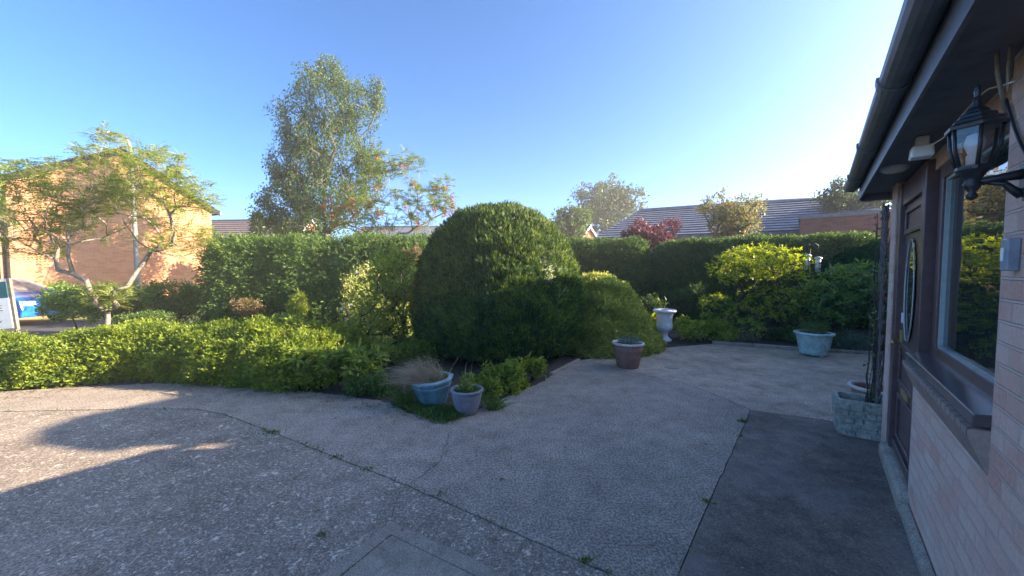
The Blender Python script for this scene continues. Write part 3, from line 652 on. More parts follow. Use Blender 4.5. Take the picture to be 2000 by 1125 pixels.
def sprig(parent, name, mat, n, r, h, z, L, W):
    m = MB(); a = rng.random(n) * 6.283; rr = r * np.sqrt(rng.random(n)); P = np.stack([rr * np.cos(a), rr * np.sin(a), z + h * rng.random(n) ** 1.4], 1)
    leaves(m, P, rnd(n) + np.array([0, 0, .5]), hyp(rnd(n) + np.array([0, 0, .8])), L * (.6 + .8 * rng.random(n)), W); return m.build(name, mat, parent)

p1 = gnd(848, 789); k = p1[1] / F
o = pot('planter', 'tilted blue-green octagonal pot of drooping dry grass left of the grey pot', 'planter', p1, [(.001, 0), (.145, 0), (.155, .02), (.185, .10), (.215, .19), (.232, .225), (.236, .245), (.225, .255), (.238, .27), (.238, .30), (.21, .30), (.205, .23)], M['teal_pot'], M['teal_rim'], .285, .205, 8, R(22.5), False, (R(2), R(-4)),
        rim=[(.238, .298), (.262, .303), (.262, .322), (.212, .326), (.208, .30)])
tuft(o, 'dry_grass', M['straw'], 1100, .18, .34, .28, (-.75, -.05), .005, .45, 6, .7); tuft(o, 'grass', M['grass'], 90, .17, .2, .28, (.1, 0), .007)
p2 = gnd(912, 806)
o = pot('planter', 'round grey-violet pot with rolled rim and weeds beside the octagonal pot', 'planter', p2, [(.001, 0), (.105, 0), (.12, .03), (.148, .11), (.165, .20), (.170, .262), (.150, .262), (.145, .2)], M['grey_pot'], M['grey_pot'], .235, .148, 48,
        rim=[(.168, .245), (.182, .25), (.190, .262), (.184, .276), (.168, .280), (.152, .274), (.148, .25)])
sprig(o, 'weeds', L_['moss'], 500, .14, .05, .235, .03, .018); tuft(o, 'stalks', M['straw'], 9, .09, .34, .235, (0, 0), .008, .12, 5, .3); sprig(o, 'leaf_clump', L_['magnolia'], 160, .07, .2, .24, .05, .022)
p3 = gnd(1226, 716)
o = pot('planter', 'brown terracotta pot with a cream rim in front of the golden mound', 'planter', p3, [(.001, 0), (.17, 0), (.178, .02), (.205, .17), (.21, .18), (.207, .19), (.222, .27), (.228, .28), (.226, .29), (.243, .385), (.225, .385), (.22, .3)], M['terracotta'], M['rim_cream'], .37, .222, 48,
        rim=[(.24, .375), (.258, .38), (.265, .395), (.258, .41), (.235, .415), (.224, .40), (.222, .36)])
sprig(o, 'seedlings', L_['greygreen'], 420, .17, .13, .37, .05, .012)
p4 = gnd(1588, 694)
SCL = .83
o = pot('planter', 'wide mint-green pot with moulded swags under the glossy rhododendron', 'planter', p4, [(.001, .03), (.24, .03), (.25, .05), (.262, .07), (.255, .085), (.285, .2), (.315, .34), (.33, .40), (.335, .43), (.30, .43), (.29, .3)], M['mint_pot'], M['mint_pot'], .42, .30, 48,
        rim=[(.33, .415), (.36, .42), (.378, .44), (.37, .462), (.33, .470), (.305, .455), (.30, .41)])
m = MB()
for a in (-2.0, -1.1):   # moulded swag panels
    for z0, z1 in ((.13, .13), (.36, .36)): m.tube([((.27 + .115 * (z0 - .1)) * math.cos(a + q) * 1.02, (.27 + .115 * (z0 - .1)) * math.sin(a + q) * 1.02, z0) for q in np.linspace(-.36, .36, 9)], .005, 5)
    m.tube([((.265 + .14 * (z - .085) + .012) * math.cos(a + q), (.265 + .14 * (z - .085) + .012) * math.sin(a + q), z) for q, z in zip(np.linspace(-.3, .3, 13), .24 + .07 * np.sin(np.linspace(-3, 3, 13)))], .009, 6)
    for s in (-.37, .37): m.tube([((.272 + .18 * (z - .085)) * math.cos(a + s), (.272 + .18 * (z - .085)) * math.sin(a + s), z) for z in np.linspace(.13, .36, 5)], .005, 5)
m.build('moulding', M['mint_pot'], o); o.scale = (SCL, SCL, .95); [MB().box((-.03, y, -.001), (.03, y + .06, .03)).build('foot', M['rim_cream'], o) for y in (-.25, .19)]
sprig(o, 'plant', L_['backhedge'], 900, .27, .22, .42, .07, .012)
p5 = gnd(1297, 666)
o = thing('urn', p5, 'white classical pedestal urn at the edge of the sunlit bed', 'urn'); o.scale = (.92, .92, 1)
m = MB(); m.lathe([(.001, 0), (.165, 0), (.172, .02), (.168, .045), (.145, .06), (.13, .075), (.10, .095), (.085, .12), (.08, .165), (.095, .185), (.085, .195), (.12, .22)], 40); m.build('pedestal', M['white'], o)
m = MB(); m.lathe([(.12, .22), (.165, .26), (.185, .31), (.188, .36), (.182, .375), (.186, .385), (.178, .40), (.178, .45), (.19, .56), (.205, .62), (.225, .655), (.26, .665), (.275, .685), (.27, .71), (.24, .722), (.20, .715), (.19, .66), (.18, .6)], 48); m.build('bowl', M['white'], o)
m = MB(); m.lathe([(.001, .69), (.195, .685)], 24); m.build('soil', M['soil'], o); sprig(o, 'sprout', L_['straw'] if 'straw' in L_ else M['straw'], 30, .04, .11, .68, .06, .012)
# stone trough
tr_ = np.array([3.40, 3.56, 0]); ro = R(-36)
o = thing('trough', tr_, 'mossy grey stone trough with a moulded block pattern beside the front door', 'planter', rz=ro)
m = MB(); bw_, tw, bd, td, hh, wt = .165, .20, .13, .165, .36, .035
def tr_ring(hw, hd, z): return [(-hw, -hd, z), (hw, -hd, z), (hw, hd, z), (-hw, hd, z)]
V = tr_ring(bw_, bd, 0) + tr_ring(tw, td, hh) + tr_ring(tw - wt, td - wt, hh) + tr_ring(tw - wt - .02, td - wt - .02, hh - .12)
Fc = [(3, 2, 1, 0)] + [(i + 4 * k, (i + 1) % 4 + 4 * k, (i + 1) % 4 + 4 * (k + 1), i + 4 * (k + 1)) for k in range(3) for i in range(4)]
m.add(V, Fc); m.build('basin', M['stone'], o, bevel=.006)
m = MB(); q_ = random.Random(3)
for side in (0, 1):   # raised blocks on the two visible faces
    for row in range(5):
        z0, z1 = .01 + row * .065, .01 + row * .065 + .058; x = -1.0 + (-.28 if row % 2 else 0)
        while x < 1:
            wdt = q_.choice((.36, .5, .66)); xa, xb = max(-1, x) + .02, min(1, x + wdt) - .02; x += wdt
            if xb - xa < .06: continue
            def fp(s, z, out):
                f = z / hh; hw = bw_ + (tw - bw_) * f; hd = bd + (td - bd) * f
                return (s * hw, -hd - out, z) if side == 0 else (-hw - out, s * hd, z)
            e = .010 + .006 * q_.random(); ins = .012
            V = [fp(xa, z0, -.004), fp(xb, z0, -.004), fp(xb, z1, -.004), fp(xa, z1, -.004), fp(xa + ins, z0 + .005, e), fp(xb - ins, z0 + .005, e), fp(xb - ins, z1 - .005, e), fp(xa + ins, z1 - .005, e)]
            m.hexa(V)
m.build('block_relief', M['stone'], o)
m = MB(); m.add(tr_ring(tw - wt - .018, td - wt - .018, hh - .11), [(0, 1, 2, 3)]); m.build('soil', M['soil'], o)
p6 = at(1716, 768, 4.15); p6[2] = 0
o = pot('planter', 'empty terracotta bowl with a pale rolled rim behind the stone trough', 'planter', p6, [(.001, 0), (.17, 0), (.19, .03), (.225, .15), (.245, .255), (.225, .255), (.215, .17)], M['terracotta'], M['rim_cream'], .19, .225, 44,
        rim=[(.24, .245), (.262, .25), (.27, .265), (.262, .28), (.238, .285), (.226, .27), (.224, .24)])
tuft(o, 'dead_stem', M['bark_dark'], 14, .12, .55, .19, (.1, 0), .008, .15, 6, .2)

# ================================================================== MANHOLE, DRAINS, EDGING
e1 = np.array([.873, -.488]); e2 = np.array([-.488, -.873]); mc = gnd(765, 1019)[:2]
def mrect(o, a, b): o = np.array(o); return [tuple(o), tuple(o + e2 * b), tuple(o + e2 * b + e1 * a), tuple(o + e1 * a)]
o = thing('manhole_cover', (*mc, 0), 'rectangular concrete-filled manhole cover set in the near driveway', 'manhole cover')
m = MB(); O3 = (*mc, 0); A, B, fw = .86, .66, .085
ou = mrect(mc, A, B); inn = mrect(mc + e1 * fw + e2 * fw, A - 2 * fw, B - 2 * fw)
for i in range(4):
    j = (i + 1) % 4; m.add([(*ou[i], -.02), (*ou[j], -.02), (*inn[j], -.02), (*inn[i], -.02), (*ou[i], .002), (*ou[j], .002), (*inn[j], .003), (*inn[i], .003)], [(4, 5, 6, 7), (0, 1, 5, 4), (2, 3, 7, 6)])
m.build('frame', M['cover'], o, O3)
m = MB(); g = .010; m.prism(mrect(mc + e1 * (fw + .004) + e2 * (fw + .004), A - 2 * fw - .008, B - 2 * fw - .03)[:], -.02, .001)
m = MB(); m.prism(mrect(mc + e1 * (fw + .014) + e2 * (fw + .004), A - 2 * fw - .02, B - 2 * fw - .008), -.02, .0015); m.build('lid', M['cover'], o, O3)
m = MB(); m.prism(inn, -.03, -.0035); m.build('gap', M['dark_gap'], o, O3)
for px, py, r, lab in ((1313, 718, .11, 'round pale drain cover nearer the terracotta pot'), (1461, 689, .13, 'round pale drain cover near the right bed edging')):
    g = gnd(px, py); m = MB(); m.lathe([(.001, .006), (r * .8, .006), (r * .84, .004), (r * .88, .007), (r, .006), (r, -.01)], 28); q = m.build('drain_cover', M['kerb'], None); q.location = g; tag(q, lab, 'drain cover', 'round drain covers in the patio')
# edging stones
def edging(pts, label, hgt, wid, ln):
    P = np.array(pts); o = thing('edging', (*P[0], 0), label, 'edging'); m = MB()
    for a, b in zip(P[:-1], P[1:]):
        d = b - a; L = np.linalg.norm(d); d /= L; nn = np.array([-d[1], d[0]]); k = max(1, int(L / ln))
        for i in range(k):
            s0 = a + d * (L * i / k + .006); s1 = a + d * (L * (i + 1) / k - .006); jz = rng.normal() * .006; jo = rng.normal() * .006
            q = [s0 + nn * (jo), s1 + nn * (jo), s1 + nn * (wid + jo), s0 + nn * (wid + jo)]; m.prism([tuple(x) for x in q], -.05, hgt + jz)
    m.build('stones', M['kerb'], o, (*P[0], 0), bevel=.008); return o
edging([(.62, 5.6), (1.22, 6.52)], 'low stone edging between the paving and the big clipped yew', .035, .06, .5)
edging([(4.35, 8.0), (5.05, 7.71), (5.75, 7.31), (7.0, 6.93)], 'low stone edging in front of the right-hand shrub bed', .06, .09, .45)

# ================================================================== CLIPPED SHRUBS AND HEDGES
yc = (-.27, 7.3, 0)
prof = [(.001, .12), (.8, .12), (1.3, .14), (1.50, .20), (1.58, .42), (1.60, .7), (1.59, 1.0), (1.545, 1.3), (1.46, 1.66), (1.29, 2.03), (1.07, 2.33), (.86, 2.53), (.64, 2.65), (.38, 2.73), (.001, 2.75)]
pr = np.array(prof); t = np.linspace(0, len(pr) - 1, 46); prof = np.stack([np.interp(t, np.arange(len(pr)), pr[:, c]) for c in (0, 1)], 1)
v, f = round_body(yc, prof, 80, .022, 11); o = thing('topiary', yc, 'huge dark green clipped yew dome standing at the corner of the paving', 'topiary')
m = MB(); m.add(v, f, 0, True); front = lambda c, n: np.where(n[:, 1] > .55, .15, 1.0)
clad(m, v, f, 60000, .06, .017, .5, .4, .5, .06, 0, .03, front); clad(m, v, f, 105000, .055, .015, 1.0, .45, .4, .03, 0, .06, front, b=12, blen=.10, bsp=.4)
m.build('foliage', L_['yew'], o, yc)
m = MB()
for k in range(9): a = k * .7; m.tube([(yc[0] + .1 * math.cos(a), yc[1] + .1 * math.sin(a), 0), (yc[0] + .4 * math.cos(a), yc[1] + .4 * math.sin(a), .6)], [.07, .05], 6)
m.build('trunk', M['bark_dark'], o, yc)
gc_ = (1.83, 8.0, 0); pr = np.array([(1.26, -.02), (1.22, .1), (1.06, .38), (.83, .78), (.63, 1.05), (.46, 1.24), (.27, 1.36), (.12, 1.41), (.001, 1.42)])
t = np.linspace(0, len(pr) - 1, 34); prof = np.stack([np.interp(t, np.arange(len(pr)), pr[:, c]) for c in (0, 1)], 1)
v, f = round_body(gc_, prof, 60, .04, 8); o = thing('conifer_mound', gc_, 'golden-green rounded conifer mound behind the terracotta pot', 'shrub')
m = MB(); m.add(v, f, 0, True); clad(m, v, f, 100000, .05, .016, .25, .75, .7, .05, 0, .10, lambda c, n: np.where(n[:, 1] > .6, .2, 1.0), b=10, blen=.11, bsp=.6); m.build('foliage', L_['golden'], o, gc_)

def hedge(name, label, path, w, h, leaf, n, L, W, cat='hedge', p=4.0, nu=60, nv=28, bump_=.06, seed=2, up=.2, out=.6, jit=.6, deep=.1, clump=.06, wt=None, endr=.35, b=1, blen=.1, bsp=.55):
    v, f = hedge_body(path, w, h, 0, p, nu, nv, bump_, seed, endr); pb_ = (*path[0], 0)
    o = thing(name, pb_, label, cat); m = MB(); m.add(v, f, 0, True); caps(m, v, nu, nv)
    clad(m, v, f, n // 3, L, W, up, out, jit, deep, 0, clump * .6, wt); clad(m, v, f, n, L, W, up, out, jit, deep, 0, clump, wt, b=b, blen=blen, bsp=bsp)
    m.build('foliage', leaf, o, pb_); return o
fr_ = lambda c, n: np.where((n[:, 1] > .5) & (n[:, 2] < .4), .15, 1.0)
h1a, h1b = at(418, 600, 9.9), at(860, 600, 10.9)
hedge('tall_hedge', 'tall clipped green hedge with loose leafy sprays left of the yew dome', [(h1a[0], h1a[1]), (h1b[0], h1b[1])], 1.35, lambda f: 2.31 + .12 * f, L_['hedge'], 90000, .06, .022, seed=4, bump_=.09, clump=.10, up=.05, jit=.8, wt=fr_, p=7, endr=.4, b=12, blen=.22, bsp=.6)
h2a, h2b = at(1080, 600, 12.2), at(1258, 600, 12.2)
hedge('back_hedge', 'shorter dark clipped hedge section left of the fence gap at the back', [(h2a[0], h2a[1]), (h2b[0], h2b[1])], 1.3, 2.46, L_['backhedge'], 42000, .075, .022, seed=6, bump_=.07, wt=fr_, p=6, up=.4, b=9, blen=.14)
h3a, h3b = at(1270, 600, 12.2), at(1712, 600, 10.4)
hedge('back_hedge', 'long dark clipped hedge behind the shrub bed in front of the tiled roof', [(h3a[0], h3a[1]), (h3b[0], h3b[1])], 1.3, lambda f: 2.33 + .12 * min(1, f * 4), L_['backhedge'], 80000, .075, .022, seed=7, bump_=.07, wt=fr_, p=6, up=.4, endr=.45, b=9, blen=.14)
# low front hedge
lp = [(-9.6, 5.35), (-7.5, 5.62), (-6.0, 5.9), (-4.9, 6.02), (-3.9, 5.95), (-3.1, 5.72), (-2.55, 5.5)]
hedge('low_hedge', 'low sprawling bright green hedge along the left edge of the driveway', lp, lambda f: 1.5 + .1 * math.sin(9 * f), lambda f: .43 + .20 * f + .05 * math.sin(17 * f), L_['laurel'], 210000, .038, .021, b=8, blen=.10, bsp=.8, seed=9, bump_=.13, nu=90, up=.35, jit=.75, out=.55, clump=.11, p=2.8, endr=.5)

# ================================================================== FENCE
fp0, fp1 = at(1200, 500, 13.1), at(1330, 500, 13.1)
o = thing('fence', (fp0[0], 13.1, 0), 'grey weathered board fence seen in the gap between the back hedges', 'fence')
m = MB(); x = fp0[0]
while x < fp1[0]: m.box((x, 13.1, 0), (x + .13, 13.12, 2.28 + .01 * rng.normal())); x += .137
m.build('board_panel', M['wood'], o, (fp0[0], 13.1, 0))
for x in (fp0[0] + .02, fp1[0] - .6): m = MB(); m.box((x, 13.125, 0), (x + .1, 13.22, 2.35)); m.build('post', M['wood'], o, (fp0[0], 13.1, 0))

# ================================================================== SHRUBS
def pts(*a): return [np.array(x, float) for x in a]
b = gnd(1490, 664)
def stem_fan(b, h=.12): return pts(b, b + (0, 0, h * .5), b + (0, 0, h))
YA = b[1]
plant('azalea', b, stem_fan(b, .2), [blob(1470, 515, YA, 72, 34), blob(1530, 520, YA, 48, 38), blob(1425, 525, YA - .2, 42, 30), blob(1480, 500, YA + .3, 60, 24), blob(1400, 600, YA - .3, 36, 26), blob(1500, 590, YA - .1, 60, 36), blob(1450, 640, YA - .3, 40, 20), blob(1545, 600, YA, 40, 40)],
      1150, L_['azalea'], M['bark_dark'], 'broad yellow-green azalea on many dark stems in the right bed', 'shrub', per=8, spread=.05, L=.075, W=.028, mode='rosette', r0=.05, rt=.0022, stems='stems', crown='foliage', shell=.55)
b = gnd(1650, 672); YA = b[1] + .35; b[1] += .3
plant('rhododendron', b, stem_fan(b, .25), [blob(1650, 560, YA, 62, 40), blob(1690, 545, YA + .2, 50, 36), blob(1620, 600, YA - .25, 52, 32), blob(1680, 600, YA - .1, 50, 34), blob(1590, 585, YA, 34, 30), blob(1700, 580, YA, 38, 44)],
      620, L_['rhodo'], M['bark_dark'], 'glossy broad-leaved rhododendron behind the mint-green pot', 'shrub', per=8, spread=.06, L=.135, W=.042, mode='rosette', r0=.04, rt=.004, stems='stems', crown='foliage', shell=.55)
def lowplant(px, py, Y, rx, rz, leaf, n, label, L=.05, W=.03, name='low_shrub', per=26, spread=.09, mode='loose', lobes=5, cat='shrub', **kw):
    c = at(px, py, Y); k = Y / F; bl_ = []
    q = np.random.default_rng(int(px * 7 + py))
    for i in range(lobes):
        a = q.uniform(-1, 1); bl_.append((c + np.array([a * rx * k * .75, q.uniform(-.3, .3) * rx * k, q.uniform(-.35, .35) * rz * k]), np.array([rx * k * .5, rx * k * .45, rz * k * .65])))
    b = np.array([c[0], c[1], -.02 if c[0] > -9.5 else -.15]); return bush(name, label, cat, b, bl_, leaf, n, L, W, per=per, spread=spread, mode=mode, r0=.02, rt=.003, **kw)
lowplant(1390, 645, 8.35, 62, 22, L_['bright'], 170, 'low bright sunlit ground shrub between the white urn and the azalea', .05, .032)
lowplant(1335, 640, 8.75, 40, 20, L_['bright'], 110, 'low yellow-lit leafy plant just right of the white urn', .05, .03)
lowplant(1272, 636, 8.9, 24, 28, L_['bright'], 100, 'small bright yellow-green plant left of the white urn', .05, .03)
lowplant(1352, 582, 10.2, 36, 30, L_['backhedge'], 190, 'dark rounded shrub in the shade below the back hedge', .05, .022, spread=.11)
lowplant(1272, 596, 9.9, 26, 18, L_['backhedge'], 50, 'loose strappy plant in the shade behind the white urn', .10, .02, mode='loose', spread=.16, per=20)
lowplant(1672, 668, 7.35, 36, 22, L_['greygreen'], 120, 'fine grey-green lavender clump right of the mint-green pot', .06, .008, spread=.10, per=34)
lowplant(1600, 655, 8.3, 60, 22, L_['rhodo'], 120, 'dark leafy underplanting behind the mint-green pot', .07, .03)
lowplant(1530, 655, 8.5, 30, 18, L_['moss'], 80, 'short weedy ground plant at the foot of the azalea', .05, .025)
lowplant(1720, 660, 7.6, 26, 22, L_['darkshrub'], 60, 'dim low shrub in the corner beside the trellis', .06, .028)
# front bed around the pots
lowplant(1000, 745, 5.0, 60, 44, L_['magnolia'], 190, 'leafy yellowish shrub at the foot of the yew dome right of the pots', .06, .032, lobes=7)
lowplant(950, 765, 4.75, 26, 26, L_['magnolia'], 60, 'small leafy shrub right behind the grey pot', .055, .03)
lowplant(1040, 718, 5.35, 24, 18, L_['magnolia'], 40, 'thin leafy shoot reaching out right below the yew dome', .05, .028)
lowplant(660, 705, 4.95, 80, 38, L_['magnolia'], 150, 'broad-leaved rhododendron spreading over the paving edge left of the pots', .12, .04, per=7, spread=.05, mode='rosette', lobes=8)
lowplant(600, 725, 5.0, 60, 30, L_['laurel'], 150, 'low leafy mound of small leaves beside the paving curve', .055, .032, lobes=6)
lowplant(720, 755, 4.7, 40, 28, L_['moss'], 110, 'ragged low plant with small leaves left of the dry grass pot', .05, .022, lobes=6)
b = gnd(560, 720) + np.array([0, .6, 0])
plant('rhododendron', b, stem_fan(b), [blob(560, 640, 5.75, 60, 22), blob(520, 655, 5.7, 40, 22), blob(600, 655, 5.7, 36, 20)], 130, L_['azalea'], M['bark_dark'], 'sunlit broad-leaved shrub growing out of the right end of the low hedge', 'shrub', per=8, spread=.05, L=.12, W=.04, mode='rosette', r0=.03, rt=.004, stems='stems', crown='foliage', shell=.5)
b = gnd(760, 700); YA = b[1]
plant('magnolia_shrub', b, stem_fan(b, .2), [blob(765, 545, YA, 42, 42), blob(740, 590, YA, 46, 36), blob(785, 600, YA + .1, 34, 40), blob(720, 640, YA - .2, 44, 30), blob(770, 510, YA + .3, 40, 22), blob(790, 660, YA, 26, 24)],
      210, L_['magnolia'], M['bark_dark'], 'tall open shrub with broad yellowing leaves against the left of the yew dome', 'shrub', per=11, spread=.15, L=.10, W=.05, r0=.03, rt=.004, stems='stems', crown='foliage', shell=.4)
b = at(690, 660, 8.8); b[2] = 0; YA = 8.8
def flowers(o, T, D, b):
    for p in T[rng.choice(len(T), 16, replace=False)]: m = MB(); tuft_leaves(m, p[None] + np.array([0, -.12, 0]), np.array([[0, -1.0, .2]]), 6, .02, .045, .04, 'rosette'); m.build('flower', M['flower'], o, b)
o = plant('variegated_shrub', b, stem_fan(b, .2), [blob(690, 570, YA, 26, 40), blob(680, 625, YA, 24, 34), blob(715, 540, YA + .2, 26, 30), blob(700, 600, YA + .1, 30, 40)], 130, L_['varieg'], M['bark_dark'], 'cream-variegated shrub with a few white flowers in front of the tall hedge', 'shrub', per=26, spread=.12, L=.05, W=.028, r0=.02, rt=.003, stems='stems', crown='foliage',
      extra=flowers)
lowplant(570, 590, 9.0, 26, 40, L_['bright'], 90, 'upright yellow-green shrub against the foot of the tall hedge', .06, .03)
lowplant(480, 600, 9.05, 34, 24, L_['brown'], 80, 'brown withered shrub at the foot of the tall hedge', .05, .025)
lowplant(800, 500, 9.6, 26, 18, L_['brown'], 60, 'brown dry flower heads against the top of the tall hedge', .06, .02)
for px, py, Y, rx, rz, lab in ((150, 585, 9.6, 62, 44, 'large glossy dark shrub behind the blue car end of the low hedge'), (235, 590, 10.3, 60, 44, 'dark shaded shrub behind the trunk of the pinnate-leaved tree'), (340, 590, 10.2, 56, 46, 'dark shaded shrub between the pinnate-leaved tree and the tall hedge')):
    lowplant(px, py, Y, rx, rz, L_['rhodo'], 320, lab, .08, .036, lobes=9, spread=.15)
lowplant(290, 618, 8.6, 46, 12, L_['moss'], 120, 'flat mossy cushion plant behind the low hedge', .04, .02)

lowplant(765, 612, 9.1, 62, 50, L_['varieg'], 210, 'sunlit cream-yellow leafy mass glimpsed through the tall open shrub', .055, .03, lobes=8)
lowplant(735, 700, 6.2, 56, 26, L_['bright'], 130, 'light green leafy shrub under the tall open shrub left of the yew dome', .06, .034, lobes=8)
lowplant(820, 690, 6.0, 26, 26, L_['magnolia'], 60, 'low leafy plant behind the dry grass pot against the yew', .055, .03)
# weeds and grass round the pots, moss in the joints, fallen leaves
m = MB(); n = 5200; a = rng.random((n, 2)); A0, B0, C0 = np.array([-1.35, 4.32]), np.array([-.42, 4.15]), np.array([-.72, 3.82])
s = np.sqrt(a[:, :1]); P2 = A0 * (1 - s) + B0 * s * (1 - a[:, 1:]) + C0 * s * a[:, 1:]; P2 = P2 + rng.normal(size=(n, 2)) * .05
leaves(m, np.c_[P2, .002 + .05 * rng.random(n) ** 2], rnd(n) * .8 + np.array([0, 0, .5]), hyp(rnd(n) * .5 + np.array([0, 0, 1])), .028 * (.6 + .8 * rng.random(n)), .014)
tag(m.build('ground_cover', L_['moss']), 'low green weeds spilling over the paving around the two pots', 'weeds', kind='stuff')
o = thing('grass_clump', gnd(795, 790), 'clump of long green grass blades left of the octagonal pot', 'grass'); tuft(o, 'blades', M['grass'], 160, .13, .34, 0, (-.1, -.1), .009, .3)
o = thing('grass_clump', gnd(965, 797), 'clump of dark strappy blades right of the grey pot', 'grass'); tuft(o, 'blades', M['grass'], 120, .10, .22, 0, (.1, -.15), .012, .5)
m = MB(); Q = []
jj = np.array(j1); 
for c, k, s_ in (((-2.35, 3.6), 60, .05), ((-1.5, 3.1), 24, .03), ((-1.15, 2.92), 14, .03), ((2.44, 3.85), 60, .025), ((2.2, 3.5), 12, .015), ((-1.15, 2.17), 16, .012), ((.4, 1.97), 22, .02), ((1.35, 2.48), 16, .015)):
    q = np.array(c) + rng.normal(size=(k, 2)) * s_ * np.array([1, .6]); Q.append(q)
t = rng.random(500); i = (t * (len(jj) - 1)).astype(int); w_s = rng.random(500) < .5; Q.append(jj[i][w_s] + rng.normal(size=(w_s.sum(), 2)) * .012)
Q = np.concatenate(Q); n = len(Q); leaves(m, np.c_[Q, np.full(n, -.006)], rnd(n) * .6 + np.array([0, 0, .7]), rnd(n), .035 * (.5 + rng.random(n)), .010)
tag(m.build('joint_moss', L_['moss']), 'little weeds and moss growing in the paving joints', 'weeds', kind='stuff')
m = MB(); n = 900; s = rng.random(n); bb = np.array(rough(BED[:8], .1, 0)); i = (s * (len(bb) - 1)).astype(int); q = bb[i] + np.c_[rng.normal(size=n) * .1, -np.abs(rng.normal(size=n)) * .22]
q2 = np.c_[rng.uniform(-4, 4, 120), rng.uniform(2, 7, 120)]; ok = (q2[:, 1] < np.interp(q2[:, 0], [p[0] for p in BED], [p[1] for p in BED]) - .2); q = np.concatenate([q, q2[ok]]); n = len(q)
leaves(m, np.c_[q, np.full(n, .008)], rnd(n) * np.array([1, 1, .12]), hyp(rnd(n) * .25 + np.array([0, 0, 1])), .036 * (.5 + rng.random(n)), .019)
tag(m.build('leaf_litter', L_['brown']), 'scattered small fallen leaves along the edge of the paving', 'leaves', kind='stuff')
# lawn blades behind the shrubs
m = MB(); n = 14000; P2 = np.c_[rng.uniform(-7.2, -1.2, n), rng.uniform(6.9, 9.7, n)]; leaves(m, np.c_[P2, np.zeros(n)], rnd(n) * .5 + np.array([0, 0, 1]), rnd(n), .06, .012); tag(m.build('grass', M['grass']), 'mown grass behind the low hedge', 'grass', kind='stuff')

# bird feeders
fb = at(1570, 620, 9.4); fb[2] = 0; px_, py_ = fb[0], fb[1]
o = thing('feeder_pole', fb, 'thin dark double-crook feeder pole between the azalea and rhododendron', 'pole'); zt = at(1586, 476, 9.4)[2]
m = MB(); m.tube([(0, 0, 0), (.04, 0, 1.0), (.10, 0, zt - .12)], .009, 6)
fx = [at(1577, 496, 9.4), at(1598, 501, 9.4)]
for q in fx:
    dx = q[0] - px_; c = .10
    m.tube([(c, 0, zt - .14), (c + (dx - c) * .25, 0, zt - .03), (c + (dx - c) * .6, 0, zt + .01), (dx, 0, zt - .05), (dx, 0, q[2] + .02)], .007, 6)
m.build('pole', M['black'], o)
for q, lab in zip(fx, ('left white tube bird feeder hanging on the feeder pole', 'right white tube bird feeder hanging on the feeder pole')):
    o = thing('bird_feeder', (q[0], q[1], q[2] - .44), lab, 'bird feeder', 'tube bird feeders on the pole'); H = .40
    m = MB(); m.lathe([(.001, .03), (.058, .03), (.058, .39), (.001, .39)], 20); m.build('tube', M['seed'], o)
    m = MB(); m.lathe([(.085, .385), (.082, .405), (.05, .43), (.012, .44), (.001, .445)], 20); m.build('cap', M['steel'], o)
    m = MB(); m.lathe([(.001, 0), (.05, 0), (.066, .02), (.06, .045)], 20); m.build('base', M['black'], o)
    m = MB()
    for z in (.1, .24):
        m.tube([(-.10, -.02, z), (.10, -.02, z)], .005, 5); m.lathe([(.001, 0), (.02, 0), (.02, .02)], 10, (0, -.062, z + .02))
    m.build('perch', M['black'], o)

# ================================================================== TREES
def tagtrees(): pass
b = np.array([*at(207, 600, 8.1)[:2], -.03]); YA = b[1]
tk = pts(b, b + (.0, 0, .3), b + (.02, 0, .55), b + (.03, 0, .75))
plant('pinnate_tree', b, tk, [blob(60, 400, YA - .4, 100, 62, 90), blob(20, 350, YA, 70, 45), blob(150, 360, YA, 90, 50, 90), blob(235, 320, YA, 62, 42), blob(225, 268, YA + .1, 36, 14), blob(300, 330, YA - .3, 60, 46), blob(355, 375, YA - .2, 55, 34), blob(270, 390, YA + .4, 80, 40), blob(140, 430, YA + .3, 80, 40), blob(330, 305, YA, 30, 14), blob(330, 470, YA + .2, 50, 34), blob(50, 480, YA, 60, 26), blob(215, 575, YA - .2, 34, 26), blob(395, 400, YA, 26, 12), blob(375, 460, YA + .4, 40, 20)],
      860, L_['sumac'], M['bark_grey'], 'spreading pale-barked tree with feathery leaves in front of the orange brick gable', 'tree', per=5, spread=.22, L=.08, W=.024, mode='pinnate', r0=.05, rt=.0024, shell=.3, wob=.07, bias=.8)
b = np.array([*at(640, 470, 16)[:2], -.1])
tk = pts(b, *[b + (.05 * math.sin(z) - .01 * z, .1 * math.sin(z * 1.3), z) for z in np.arange(1, 9.6, .8)])
plant('birch', b, tk, [blob(640, 190, 16, 70, 62), blob(700, 205, 16, 52, 46), blob(585, 230, 16, 52, 50), blob(640, 135, 16, 28, 26), blob(735, 175, 16, 16, 32), blob(660, 285, 16, 84, 48), blob(590, 310, 16, 60, 45), blob(650, 370, 16, 90, 50), blob(570, 390, 16, 62, 40), blob(530, 415, 16, 36, 26), blob(615, 430, 16, 70, 34), blob(565, 345, 15.8, 34, 30), blob(720, 320, 16, 32, 40)],
      1050, L_['birch'], M['bark_birch'], 'tall airy birch with drooping twigs, highest tree against the sky', 'tree', per=46, spread=.30, L=.085, W=.055, mode='droop', r0=.15, rt=.006, shell=.35, wob=.12)
b = np.array([*at(745, 470, 13)[:2], -.05])
